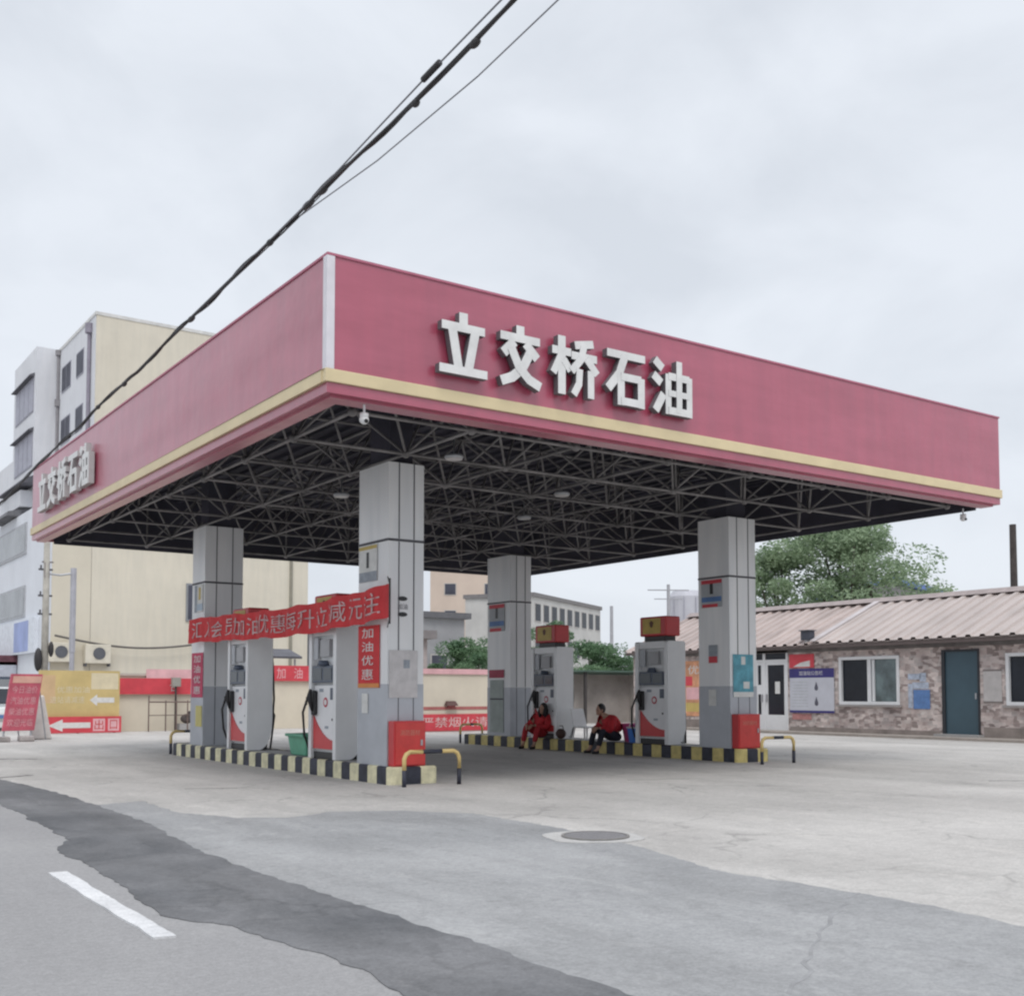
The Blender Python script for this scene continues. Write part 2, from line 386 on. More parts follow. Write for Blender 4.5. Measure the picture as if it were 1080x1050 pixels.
for (i,j), p in top.items():
    for a in (0,1):
        for b in (0,1): lat.append((p, bot[i+a,j+b], .019))
    lat.append((p, V((p.x,p.y,5.66)), .021))
for i in range(NX):
    for j in (0, NY-1): lat.append((bot[i,j], V((gx(i), bot[i,j].y, 5.66)), .021))
for j in range(1, NY-1):
    for i in (0, NX-1): lat.append((bot[i,j], V((bot[i,j].x, gy(j), 5.66)), .021))
mb = MB()
for a, b, r in lat: mb.tube([a, b], r, 7, False)
for p in list(bot.values())+list(top.values()): mb.ell(p, (.06,)*3, 8, 6)
sf = mb.build('space_frame', STEEL, cano, world=True, smooth=True)
# inner face of the fascia frame
mb = MB(); ring(mb, CX0+.09, CX1-.09, CY0+.09, CY1-.09, ZB+.055, 5.655, .03); mb.box(CX1-.10,CX1-.082,CY0+.41,CY1-.082,ZB-.05,ZB+.054); mb.box(CX0+.43,CX1-.101,CY1-.10,CY1-.082,ZB-.05,ZB+.054); mb.build('fascia_backing', DECK, cano, world=True)  # low dark strips on right and back colour in the shaded bottom edge
# channel letters, drawn stroke by stroke: (points, half width)
H_, W_ = .068, .080
STROKES = {
 '立': [([(.5,1.),(.5,.80)],W_),([(.05,.755),(.95,.755)],H_),([(.27,.70),(.40,.08)],W_),([(.74,.70),(.60,.08)],W_),([(0,.058),(1,.058)],H_)],
 '交': [([(.5,1.),(.5,.82)],W_),([(.03,.79),(.97,.79)],H_),([(.36,.72),(.10,.50)],W_),([(.62,.72),(.90,.50)],W_),([(.74,.60),(.55,.30),(.30,.12),(.04,.03)],W_),([(.28,.60),(.46,.30),(.70,.12),(.97,.03)],W_)],
 '桥': [([(0,.74),(.42,.74)],H_),([(.21,1.),(.21,0)],W_),([(.19,.66),(.02,.34)],.066),([(.25,.60),(.40,.42)],.066),([(.92,.96),(.50,.88)],H_),([(.42,.70),(1.,.70)],H_),([(.70,.88),(.64,.66),(.42,.42)],.068),([(.76,.68),(1.,.44)],.070),([(.60,.48),(.58,.22),(.46,.02)],.068),([(.85,.48),(.85,.0)],.070)],
 '石': [([(.02,.90),(.98,.90)],H_),([(.46,.88),(.32,.56),(.04,.26)],W_),([(.36,.54),(.36,0)],W_),([(.87,.54),(.87,0)],W_),([(.36,.51),(.87,.51)],H_),([(.36,.075),(.87,.075)],H_)],
 '油': [([(.04,.96),(.24,.82)],W_),([(0,.68),(.20,.55)],W_),([(.05,.03),(.26,.36)],W_),([(.38,.74),(.38,0)],.070),([(.93,.74),(.93,0)],.070),([(.38,.70),(.93,.70)],H_),([(.38,.39),(.93,.39)],.056),([(.38,.07),(.93,.07)],H_),([(.655,1.),(.655,.05)],.070)]}
def stroke_letter(m, fr, ch, u0, u1, w0, w1):
    W, H = u1-u0, w1-w0; k = 0
    for pts, hw in STROKES[ch]:
        for a in range(len(pts)-1):
            p = V((u0+W*pts[a][0], w0+H*pts[a][1])); q = V((u0+W*pts[a+1][0], w0+H*pts[a+1][1])); d = (q-p).normalized(); nr = V((-d.y,d.x)); h = hw*H
            e0 = d*(h*.35 if a else 0.); e1 = d*(h*.35 if a < len(pts)-2 else 0.)
            p2, q2 = p-e0, q+e1
            m.prism(fr, [tuple(p2-nr*h),tuple(q2-nr*h),tuple(q2+nr*h),tuple(p2+nr*h)], .03+.0012*k, .125+.0016*k); k += 1
def fascia_letters(fr, spans, z0, z1, lab, side, axis):
    for ch, (u0, u1) in spans:
        m = MB(); stroke_letter(m, fr, ch, u0, u1, z0, z1)
        o = m.build('sign_character', [LETTER, side], cano, world=True); o['label'] = lab
        for p in o.data.polygons: p.material_index = 0 if abs(p.normal[axis]) > .7 else 1
fascia_letters(front(CY0), list(zip('立交桥石油', ((6.53,7.19),(7.36,7.98),(8.15,8.85),(9.01,9.68),(9.81,10.50)))), 4.93, 5.66, 'raised white character on the front fascia', LETTERSIDE, 1)
fascia_letters(left(CX0), [(ch, (-24.35+.83*k, -24.35+.83*k+.70)) for k, ch in enumerate('立交桥石油')], 4.95, 5.70, 'raised white character on the roadside fascia', mat('letter_return_pale', (.42,.42,.42), .6), 0)
# clad columns (local: corner nearest the road at 0,0)
def column(loc, wx, wy):
    x, y, z = loc
    zt = 4.47
    m = MB(); m.box(x, x+wx, y, y+wy, .24, zt); c = m.build('column', SILVER, cano, world=True)
    m = MB(); m.box(x-.004, x+wx+.004, y-.004, y+wy+.004, .24, 1.37); m.build('base_cladding', SILVER_LOW, c, world=True)
    m = MB()
    for z_ in (3.36,): m.box(x-.008, x+wx+.008, y-.008, y+wy+.008, z_, z_+.035)
    for q in (.30, .72):
        m.box(x+wx*q-.008, x+wx*q+.008, y-.006, y+.01, 1.38, 3.355); m.box(x+wx*q-.008, x+wx*q+.008, y-.006, y+.01, 3.40, zt)
        m.box(x+wx*q-.006, x+wx*q+.006, y-.008, y+.01, .26, 1.36)
    m.build('joints', SEAM, c, world=True)
    m = MB(); m.box(x+.1, x+wx-.1, y+.15, y+wy-.15, zt, 5.45); m.build('steel_core', DECK, c, world=True)
    return c
COLS = {'N': (7.42,13.65), 'R': (14.88,14.42), 'L': (7.42,20.98), 'F': (14.88,21.42)}
DIM = {'N': (.57,.88), 'R': (.69,.79), 'L': (.76,.70), 'F': (.60,.95)}
for k in COLS: column((*COLS[k], .24), *DIM[k])

# things hanging under the canopy
def lamp(x, y, label):
    o = thing('canopy_lamp', label, 'lamp', (x,y,4.40), 'round lamps under the canopy')
    m = MB(); m.tube([(0,0,.0),(0,0,.012),(0,0,.045),(0,0,.05),(0,0,.30)], [.12,.13,.12,.012,.012], 14); m.build('housing', GALV, o, smooth=True)
    m = MB(); m.tube([(0,0,-.012),(0,0,0)], .115, 14); m.build('lens', mat('frosted_lens', (.42,.42,.42), .3), o)
lamp(7.9,12.7,'pale round lamp under the canopy nearest the white camera')
lamp(7.95,16.2,'pale round lamp under the canopy, left behind the near column')
lamp(10.8,14.1,'pale round lamp under the canopy, middle of the front bays')
lamp(11.7,16.4,'pale round lamp under the canopy deep in the middle bay')
def pendant(x, y, label, s=1.):
    o = thing('security_camera', label, 'security camera', (x,y,4.47))
    m = MB(); m.tube([(0,0,0),(0,0,-.12)], .014, 8); m.build('bracket', PVC, o)
    m = MB(); m.tube([(0,0,-.10),(0,0,-.15)], .05, 14); m.ell((0,0,-.17), (.055,.055,.055)); m.build('housing', WHITE, o, smooth=True)
    m = MB(); m.tube([(0,-.045,-.19),(0,-.06,-.20)], .022, 10); m.build('lens', BLACKP, o)
pendant(5.72, 11.10, 'small white camera hanging below the near corner of the canopy', 1)
pendant(17.62, 11.45, 'small white camera hanging below the far right corner of the canopy', 1)

# ------------------------------------------------------------------ pump islands
def island(x0, x1, y0, y1, label, yel):
    o = thing('pump_island', label, 'pump island', ((x0+x1)/2, y0, 0), 'striped pump islands')
    pts = []
    r = .10
    def arc(cx, cy, a0): return [(cx+r*math.cos(a0+k*math.pi/8), cy+r*math.sin(a0+k*math.pi/8)) for k in range(5)]
    per = arc(x0+r, y0+r, math.pi) + arc(x1-r, y0+r, -math.pi/2) + arc(x1-r, y1-r, 0) + arc(x0+r, y1-r, math.pi/2)
    # resample the outline at the stripe pitch
    per.append(per[0]); L = [0]
    for a in range(len(per)-1): L.append(L[-1]+math.hypot(per[a+1][0]-per[a][0], per[a+1][1]-per[a][1]))
    n = int(round(L[-1]/.275/2))*2; marks = sorted(set([L[-1]*k/n for k in range(n+1)] + L))
    def at(s):
        for a in range(len(L)-1):
            if s <= L[a+1]+1e-9:
                q = (s-L[a])/max(1e-9, L[a+1]-L[a]); return (per[a][0]+(per[a+1][0]-per[a][0])*q, per[a][1]+(per[a+1][1]-per[a][1])*q)
        return per[-1]
    m = MB(); zt = .24; c = ((x0+x1)/2, (y0+y1)/2)
    ins = lambda p, d: (p[0]+(d if p[0] < c[0] else -d), p[1]+(d if p[1] < c[1] else -d))
    for a in range(len(marks)-1):
        if marks[a+1]-marks[a] < 1e-5: continue
        p, q = at(marks[a]), at(marks[a+1]); k = int((marks[a]+marks[a+1])/2/(L[-1]/n)) % 2
        m.mi = k
        m.quad((*p,0),(*q,0),(*q,zt-.02),(*p,zt-.02))
        p2, q2 = ins(p,.02), ins(q,.02); m.quad((*p,zt-.02),(*q,zt-.02),(*q2,zt),(*p2,zt))
        p3, q3 = ins(p,.10), ins(q,.10); m.quad((*p2,zt),(*q2,zt),(*q3,zt),(*p3,zt))
    m.build('kerb', [yel, BLACK], o, world=True)
    m = MB(); m.box(x0+.09, x1-.09, y0+.09, y1-.09, .01, zt-.004); m.build('island_top', CONC, o, world=True)
island(7.34, 8.12, 13.42, 22.55, 'black and cream striped pump island nearest the road', PALEYEL)
island(14.80, 15.62, 14.15, 23.35, 'black and dull yellow striped pump island where two people sit', YELLOW)

def guard(x0, x1, y, label):
    o = thing('guard_rail', label, 'guard rail', ((x0+x1)/2, y, 0), 'bent tube guard rails at the island ends')
    h = .46; r = .030; b = .09
    def run(pts): m = MB(); m.tube([(p[0]-(x0+x1)/2, 0, p[1]) for p in pts], r, 10, True); return m
    run([(x0,.22),(x0,h-b),(x0+.03,h-.03),(x0+b,h),(x0+.28,h)]).build('yellow_bend', mat('rail_yellow', (.64,.48,.20), .45, noise=.12, scale=8), o, smooth=True)
    run([(x1-.28,h),(x1-b,h),(x1-.03,h-.03),(x1,h-b),(x1,.22)]).build('yellow_bend', MATS['rail_yellow'], o, smooth=True)
    run([(x0+.28,h),(x1-.28,h)]).build('black_crossbar', BLACK, o, smooth=True)
    run([(x0,.0),(x0,.22)]).build('black_foot', BLACK, o, smooth=True)
    run([(x1,.0),(x1,.22)]).build('black_foot', BLACK, o, smooth=True)
guard(7.36, 8.22, 13.06, 'yellow and black guard rail beside the red box on the near column')
guard(14.80, 15.62, 13.60, 'yellow and black guard rail at the near end of the right island')
guard(7.40, 8.20, 22.80, 'guard rail at the far end of the left island by the road')
guard(14.95, 15.60, 23.70, 'guard rail at the far end of the right island before the red slogan wall')

# ------------------------------------------------------------------ fuel dispensers (local: near road-side corner, x deep, y along the island)
PUMPGREY = mat('dispenser_grey', (.71,.715,.72), .4, metal=.1, noise=.05, scale=2)
PUMPIN = mat('dispenser_inset_white', (.68,.69,.70), .45, noise=.05)
def dispenser(loc, label, curved, seal):
    o = thing('fuel_dispenser', label, 'fuel dispenser', loc, 'fuel dispensers on the islands')
    W, D, H = .96, .47, 2.02
    def cheek(y0, y1):
        m = MB(); poly = [(0,0)]
        if curved:
            poly += [(.24,0)] + [(D-.24+.24*math.sin(a*math.pi/12), .5-.5*math.cos(a*math.pi/12)) for a in range(1,7)]
        else: poly += [(D,0)]
        poly += [(D,H-.03),(D-.03,H),(.03,H),(0,H-.03)]
        m.prism((V((0,y0,0)), V((1,0,0)), UP, V((0,1,0))), poly, 0, y1-y0)
        return m.build('side_cheek', PUMPGREY, o)
    cheek(0,.10); cheek(W-.10,W)
    m = MB(); m.box(.02, D-.02, .101, W-.101, H-.14, H-.005); m.build('top_beam', PUMPGREY, o)
    F = (V((0,0,0)), V((0,-1,0)), UP, V((-1,0,0)))     # u = -y
    m = MB(); m.box(.09, D-.09, .101, W-.101, .101, H-.141); m.build('cabinet', PUMPIN, o)
    m = MB(); m.box(.05, D-.05, .101, W-.101, .0, .10); m.build('plinth', BLACKP, o)
    m = MB(); m.box(.03, .089, .30, .62, 1.56, 1.82); m.build('upper_window', mat('tinted_hatch', (.30,.30,.31), .3), o)
    # display band
    m = MB(); m.box(.005, .089, .125, W-.115, 1.16, 1.42); d = m.build('display_housing', DARKBLUE, o, bevel=.012)
    m = MB(); m.box(-.002, .004, .16, .43, 1.20, 1.38); m.build('display', SCREEN, d)
    m = MB(); m.box(-.002, .004, .50, .80, 1.20, 1.38); m.build('display', SCREEN, d)
    m = MB(); m.tube([(.02,.48,1.421),(.02,.48,1.50)], [.10,.07], 12); m.build('sensor_dome', DARKBLUE, d, smooth=True)
    # lower door with badge and red swoosh
    m = MB(); m.box(.045, .089, .115, W-.115, .14, 1.12); dr = m.build('front_door', mat('dispenser_door_white', (.74,.74,.75), .4, noise=.04), o, bevel=.01)
    m = MB(); m.tube([(.044,.44,.86),(.040,.44,.86)], .075, 18); m.build('badge', mat('badge_red', (.48,.05,.08), .5), dr)
    m = MB(); m.tube([(.040,.44,.86),(.037,.44,.86)], .045, 18); m.build('badge_centre', WHITE, dr)
    m = MB(); m.tube([(.044,.20,.60),(.036,.20,.60)], .02, 10); m.build('lock', BLACKP, dr)
    sw = [(-.845,.15)] + [(-.12,.15),(-.12,.28)] + [(-.12-.725*q, .28+.36*(q**2.2)+.02*q) for q in [k/10 for k in range(1,11)]]
    m = MB(); m.prism(F, sw, -.043, -.030); m.build('red_swoosh', RED, dr)
    m = MB(); m.box(.040, .044, .16, .28, .90, 1.08); kp = m.build('keypad', DARKBLUE, dr)
    m = MB(); m.box(.041, .0445, .52, .66, 1.02, 1.07); m.box(.041, .0445, .34, .46, .46, .50); m.build('label_strip', PAPERG, dr)
    m = MB(); m.box(.02, .029, .68, .82, 1.52, 1.86); m.build('grade_plate', mat('grade_plate', (.42,.44,.47), .4), o)
    # nozzle in its holster, hose
    m = MB(); m.box(-.02, .044, .72, .84, .66, 1.04); hs = m.build('nozzle_holster', BLACKP, o, bevel=.02)
    m = MB(); m.tube([(-.05,.78,1.06),(-.07,.78,.98),(-.06,.78,.86),(-.02,.78,.72)], [.022,.035,.032,.02], 10)
    m.tube([(-.06,.78,.98),(-.12,.78,.93),(-.11,.78,.82)], .012, 8); m.build('nozzle', BLACKP, hs, smooth=True)
    m = MB(); m.tube([(-.06,.80,1.02),(-.10,.95,.7),(-.04,1.02,.35),(.05,1.03,.12),(.16,1.01,.25),(.20,1.0,.9),(.2,.99,1.6),(.2,.96,1.86)], .02, 8); m.build('hose', RUBBER, o, smooth=True)
    # hose on the rear side
    m = MB(); m.tube([(D+.02,.16,1.9),(D+.05,.12,1.5),(D+.07,.10,.9),(D+.05,.10,.55),(D-.04,.06,.2),(D-.16,.02,.04),(D-.05,-.04,.025),(D+.08,.1,.6),(D+.02,.3,.95)], .02, 8); m.build('hose', RUBBER, o, smooth=True)
    return o
def topper(loc, label):
    o = thing('pump_top_sign', label, 'pump sign', loc, 'red box signs on top of the dispensers')
    m = MB(); m.box(0, .40, 0, .76, .09, .48); b = m.build('sign_box', RED, o, bevel=.03, seg=3)
    m = MB(); m.box(.06, .34, .08, .68, -.01, .089); m.build('black_base', BLACKP, o)
    m = MB(); m.box(-.006, .004, .14, .66, .14, .44); p = m.build('yellow_panel', mat('sign_yellow', (.50,.36,.08), .5, noise=.15, scale=6), b)
    m = MB(); F = (V((0,0,0)), V((0,-1,0)), UP, V((-1,0,0)))
    m.prism(F, [(-.46,.36),(-.40,.40),(-.34,.36),(-.36,.28),(-.40,.25),(-.44,.28)], .006, .009); m.build('emblem', mat('emblem_brown', (.12,.05,.03), .6), p)
    return o
ZI = .243
dispenser((7.42,18.75,ZI), 'grey fuel dispenser under the left end of the red banner, by the far column', True, 1)
dispenser((7.42,15.25,ZI), 'grey fuel dispenser under the red banner, left of the near column', True, 1)
dispenser((14.90,19.66,ZI), 'grey fuel dispenser between the two people in red', False, 2)
dispenser((14.90,16.09,ZI), 'grey fuel dispenser left of the right column with the blue poster', False, 2)
topper((14.95,16.2,ZI+2.035), 'red and yellow box sign on the dispenser left of the right column')
topper((14.95,19.77,ZI+2.035), 'red and yellow box sign on the dispenser between the two people')
topper((7.46,15.36,ZI+2.035), 'red box sign peeping over the banner near its right end')
topper((7.46,18.85,ZI+2.035), 'red box sign peeping over the banner near its left end')

# ------------------------------------------------------------------ notices, posters, banners
def notice(name, label, cat, fr, u0, u1, w0, w1, m, pieces=(), texts=(), d0=.010, th=.006, group=None):
    o_, rt, up, n = fr
    loc = o_ + rt*((u0+u1)/2) + up*w0 + n*d0
    o = thing(name, label, cat, loc, group)
    k = MB(); k.fbox(fr, u0, u1, w0, w1, d0, d0+th); k.build('sheet', m, o, world=True)
    W, H = u1-u0, w1-w0
    for nm, a0, a1, b0, b1, mm in pieces:
        k = MB(); k.fbox(fr, u0+W*a0, u0+W*a1, w0+H*b0, w0+H*b1, d0+th, d0+th+.002); k.build(nm, mm, o, world=True)
    for s, a0, a1, b0, b1, mm in texts:
        k = MB(); put_text(k, fr, s, u0+W*a0, u0+W*a1, w0+H*b0, w0+H*b1, d0+th+.004); k.build('lettering', mm, o, world=True)
    return o
XN, XRc = 7.42, 14.88
TSIGN = [('red_header', .0,1,.86,1,REDSIGN), ('black_nozzle', .42,.58,.48,.86,BLACKP), ('blue_band', .02,.98,.2,.38,BLUEP), ('red_footer', .05,.8,.0,.12,REDSIGN)]
PALEG = mat('pale_grey_print', (.42,.44,.46), .7, noise=.12, scale=6)
notice('pump_notice', 'notice with a red heading and black bar high on the right column', 'notice', left(XRc), -15.12,-14.59,2.83,3.34, PALEG, TSIGN, group='notices high on the columns')
notice('pump_notice', 'notice with a red heading high on the far column behind the seated people', 'notice', left(XRc), -22.28,-21.64,2.70,3.34, PALEG, TSIGN, group='notices high on the columns')
notice('pump_notice', 'cream notice with a black bar high on the near column above the banner', 'notice', left(XN), -14.49,-13.95,2.83,3.34, PAPER,
       [('yellow_edge',0,1,.9,1,mat('print_yellow',(.55,.42,.14),.7)),('black_nozzle',.42,.56,.38,.82,BLACKP),('grey_band',0,1,0,.27,PAPERG)], group='notices high on the columns')
notice('pump_notice', 'pale notice on the far left column just above the banner', 'notice', left(XN), -21.50,-21.05,2.81,3.34, PAPER,
       [('grey_side',0,.3,0,1,PAPERG),('blue_band',.3,1,.05,.3,mat('pale_blue_print',(.42,.50,.58),.7)),('yellow_bar',.5,.75,.45,.9,MATS['print_yellow'])], group='notices high on the columns')
# vertical red banners on the columns
notice('column_banner', 'bright red hanging banner with white lines on the near column below the long banner', 'banner', left(XN), -14.50,-13.86,1.32,2.20, REDCLOTH,
       [('orange_hem',0,1,0,.07,mat('orange_hem',(.62,.25,.08),.8))],
       [('加',.18,.72,.80,.96,PAPER),('油',.18,.72,.58,.74,PAPER),('优',.18,.72,.36,.52,PAPER),('惠',.18,.72,.13,.30,PAPER)], group='red banners hanging down the columns')
notice('column_banner', 'faded pink red hanging banner on the far left column', 'banner', left(XN), -21.62,-20.99,1.16,2.02, REDFADED, (),
       [('加',.2,.8,.78,.95,PAPER),('油',.2,.8,.55,.72,PAPER),('优',.2,.8,.32,.49,PAPER),('惠',.2,.8,.08,.25,PAPER)], group='red banners hanging down the columns')
notice('paper_notice', 'narrow white paper taped low on the near column', 'notice', left(XN), -14.38,-14.20,.96,1.24, PAPER)
notice('paper_notice', 'small white paper low on the right column', 'notice', left(XRc), -14.95,-14.76,1.01,1.31, PAPER)
notice('paper_notice', 'small paper with a red foot halfway up the right column', 'notice', left(XRc), -14.94,-14.72,1.80,2.13, PAPERG, [('red_foot',0,1,0,.36,REDSIGN)])
notice('red_strip_notice', 'dark red strip sign on the far column behind the seated people', 'notice', left(XRc), -22.28,-21.66,1.60,1.79, mat('dark_red_sheet',(.36,.05,.09),.7))
notice('paper_notice', 'large pale green sheet low on the far column behind the seated people', 'notice', left(XRc), -22.24,-21.68,.32,1.55, mat('pale_green_sheet',(.36,.40,.38),.8,noise=.15,scale=4), [('dark_line',0,1,.62,.65,SEAM)])
notice('paper_notice', 'yellow sheet low on the far left column under the faded banner', 'notice', left(XN), -21.36,-21.02,.60,1.0, mat('yellow_sheet',(.56,.50,.20),.8))
notice('column_poster', 'teal blue poster with a pale foot on the right column above the red box', 'poster', front(14.42), 14.95,15.47,1.17,1.95, TEALP,
       [('pale_foot',0,1,0,.12,PAPER),('white_patch',.5,.8,.2,.36,PAPER),('white_mark',.4,.6,.76,.95,PAPER)])
notice('peeling_poster', 'large peeling whitish poster low on the near column above the red box', 'poster', front(13.65), 7.44,7.89,1.18,1.84, mat('weathered_paper',(.54,.52,.52),.85,noise=.14,scale=6), [('stain',.5,.72,.62,.8,PAPERG)])
mk = thing('stencil_mark', 'small black stencilled mark on the front of the near column', 'marking', (7.65,13.64,2.30))
m = MB(); f = front(13.65)
for zc in (2.56, 2.34):
    m.prism(f, [(7.65+.075*math.cos(a), zc+.032*math.sin(a)) for a in [k*math.pi/8 for k in range(16)]], .009, .012)
m.build('blots', BLACKP, mk, world=True)
m = MB(); put_text(m, f, '加油', 7.57, 7.73, 2.41, 2.49, .011, .0); m.build('lettering', mat('stencil_grey',(.2,.2,.22),.8), mk, world=True)

# red fire boxes at the column feet
def firebox(x, y, w, label):
    o = thing('fire_equipment_box', label, 'fire box', (x,y,.243), 'red fire boxes at the column feet')
    m = MB(); m.box(0, w, -.18, -.012, 0, .62); b = m.build('box_body', RED, o, bevel=.012)
    m = MB(); m.box(.02, w-.02, -.19, -.181, .025, .595); dr = m.build('box_door', mat('red_door_panel', (.56,.05,.045), .4, noise=.12, scale=5), o)
    m = MB(); m.box(w-.09, w-.06, -.205, -.191, .28, .36); m.build('latch', GALV, dr)
    m = MB(); put_text(m, (V((0,0,0)),V((1,0,0)),UP,V((0,-1,0))), '消防器材', .09, w-.1, .42, .50, .1925, .0); m.build('lettering', mat('faded_lettering', (.56,.22,.16), .7), dr)
firebox(7.43, 13.65, .50, 'bright red box at the foot of the near column beside the guard rail')
firebox(14.90, 14.42, .56, 'bright red box at the foot of the right column under the blue poster')

# long red banner strung between the left columns
bn = thing('long_banner', 'long sagging red banner with pale lettering strung between the two left columns', 'banner', (7.28,13.3,2.2))
YA, YB = 21.35, 13.35
def bz(y):
    q = (YA-y)/(YA-YB); return 2.21+.045*q - .075*math.sin(math.pi*q) + .05*math.sin(q*2*math.pi*1.1)*.35 + .012*math.sin(y*4.3+.6)+.007*math.sin(y*9.7), .032*math.sin(y*5.1)+.018*math.sin(y*11.)+.006*math.sin(y*23.+1)
m = MB(); n = 180; hb = .46
for k in range(n):
    a, b = YA+(YB-YA)*k/n, YA+(YB-YA)*(k+1)/n
    za, da = bz(a); zb_, db = bz(b)
    for s0, s1 in ((0,.5),(.5,1)):
        m.quad((7.28-da,a,za+hb*s0),(7.28-db,b,zb_+hb*s0),(7.28-db*(1-s1*.4),b,zb_+hb*s1),(7.28-da*(1-s1*.4),a,za+hb*s1))
cl = m.build('cloth', REDCLOTH, bn, world=True)
sol = cl.modifiers.new('t', 'SOLIDIFY'); sol.thickness = .004
m = MB()
fb = left(7.28)
def bend(u):
    z, d = bz(-u); return (z, d)
words = '汇入会员加油优惠每升立减元注'
n = len(words); sp = (YA-YB-.35)/n
for k, ch in enumerate(words):
    u0 = -YA+.15+sp*k
    put_text(m, fb, ch, u0+.04, u0+sp-.06, .08, .38, .012, 0., 0, bend)
m.build('lettering', mat('banner_lettering', (.55,.40,.40), .8, noise=.25, scale=9), bn, world=True)
m = MB(); m.tube([(7.28,YB,2.72),(7.40,13.62,2.85)], .008, 6); m.tube([(7.28,YB,2.25),(7.40,13.62,2.15)], .008, 6); m.tube([(7.28,YB-.01,2.18),(7.28,YB-.01,2.80)], .014, 6)
m.build('tie_cords', BLACKP, bn, world=True)

# ------------------------------------------------------------------ crate, bucket, basin, chair, bag
def crate(x, y, label):
    o = thing('plastic_crate', label, 'crate', (x,y,.243))
    m = MB(); m.hexa(((-.20,-.30,0),(.20,-.30,0),(.20,.30,0),(-.20,.30,0),(-.24,-.35,.32),(.24,-.35,.32),(.24,.35,.32),(-.24,.35,.32)))
    b = m.build('tub', GREENP, o, bevel=.02)
    m = MB(); ring(m, -.27, .27, -.38, .38, .30, .345, .04); m.build('rim', GREENP, o, bevel=.008)
    m = MB(); m.box(-.215, -.20, -.12, .12, .18, .24); m.box(-.205,-.19,-.27,.27,.08,.09); m.build('handle_slot', mat('crate_dark_green', (.06,.20,.13), .6), b)
    m = MB(); m.tube([(-.10,-.37,.2),(-.10,-.42,.25),(.10,-.42,.25),(.10,-.37,.2)], .012, 6); m.build('handle', GREENP, o)
crate(7.74, 16.85, 'green plastic crate between the two left dispensers')
def bucket(name, x, y, r, h, m_, label, cat):
    o = thing(name, label, cat, (x,y,.243))
    k = MB(); k.tube([(0,0,0),(0,0,h*.5),(0,0,h)], [r*.78,r*.9,r], 18, True); k.build('tub', m_, o, smooth=False)
    k = MB()
    for a in range(18):
        t0, t1 = 2*math.pi*a/18, 2*math.pi*(a+1)/18
        k.tube([(r*1.02*math.cos(t0), r*1.02*math.sin(t0), h), (r*1.02*math.cos(t1), r*1.02*math.sin(t1), h)], .014, 5)
    k.build('rim', WHITE if name == 'bucket' else m_, o)
    k = MB(); k.tube([(r*math.cos(a), 0, h+.14*math.sin(a)) for a in [q*math.pi/8 for q in range(9)]], .008, 6)
    if name == 'bucket': k.build('handle', WHITE, o)
bucket('bucket', 15.10, 17.25, .19, .30, BLUEPL, 'blue bucket with a white rim beside the second seated person', 'bucket')
bucket('basin', 15.36, 17.60, .27, .36, PINKPL, 'pink plastic tub behind the second seated person', 'tub')
ch = thing('plastic_chair', 'white plastic chair between the dispenser and the second seated person', 'chair', (15.15,18.95,.243))
m = MB(); m.box(-.20,.20,-.21,.21,.25,.28); m.build('seat', WHITE, ch, bevel=.01)
m = MB(); m.hexa(((-.19,.19,.281),(.19,.19,.281),(.19,.215,.281),(-.19,.215,.281),(-.17,.30,.66),(.17,.30,.66),(.17,.33,.66),(-.17,.33,.66))); m.build('backrest', WHITE, ch, bevel=.008)
for a in (-1,1):
    for b in (-1,1):
        m = MB(); m.tube([(a*.17,b*.17,.25),(a*.20,b*.21,0)], [.022,.016], 8); m.build('leg', WHITE, ch)
bg = thing('shoulder_bag', 'small dark brown bag on the kerb beside the first seated person', 'bag', (14.98,19.62,.243))
m = MB(); m.ell((0,0,.11), (.10,.15,.11), 14, 10); m.build('body', BROWN, bg, smooth=True)
m = MB(); m.tube([(0,-.11,.17),(0,-.07,.28),(0,.07,.28),(0,.11,.17)], .01, 6); m.build('strap', BROWN, bg)

# ------------------------------------------------------------------ people
def skin_graph(chains, root_first=True):
    """chains of (point, radius); the first point of a chain may be an int index of an existing vertex"""
    vs, es, rs = [], [], []
    for ch in chains:
        prev = None
        for it in ch:
            if isinstance(it, int): idx = it
            else:
                p, r = it; idx = len(vs); vs.append(p); rs.append(r)
            if prev is not None: es.append((prev, idx))
            prev = idx
    return vs, es, rs
def skin_build(name, graph, m, parent, sub=2, extra=None):
    vs, es, rs = graph
    me = bpy.data.meshes.new(name); me.from_pydata(vs, es, [])
    o = bpy.data.objects.new(name, me); COL.objects.link(o)
    sk = o.modifiers.new('s', 'SKIN'); sk.use_smooth_shade = True
    sv = me.skin_vertices[0].data
    for i, r in enumerate(rs):
        r2 = r if isinstance(r, (tuple, list)) else (r, r); sv[i].radius = r2; sv[i].use_root = (i == 0)
    sb = o.modifiers.new('b', 'SUBSURF'); sb.levels = sub; sb.render_levels = sub
    dg = bpy.context.evaluated_depsgraph_get(); dg.update()
    nm = bpy.data.meshes.new_from_object(o.evaluated_get(dg)); bpy.data.objects.remove(o); bpy.data.meshes.remove(me)
    if extra:
        bm = bmesh.new(); bm.from_mesh(nm)
        for e in extra: bm.from_mesh(e)
        bm.to_mesh(nm); bm.free()
    nm.name = name; nm.materials.clear(); nm.materials.append(m)
    nm.polygons.foreach_set('use_smooth', [True]*len(nm.polygons))
    r = bpy.data.objects.new(name, nm); COL.objects.link(r); r.parent = parent
    return r
def mesh_only(graph, sub=1):
    o = skin_build('tmp', graph, SKIN, None, sub); me = o.data; bpy.data.objects.remove(o); return me

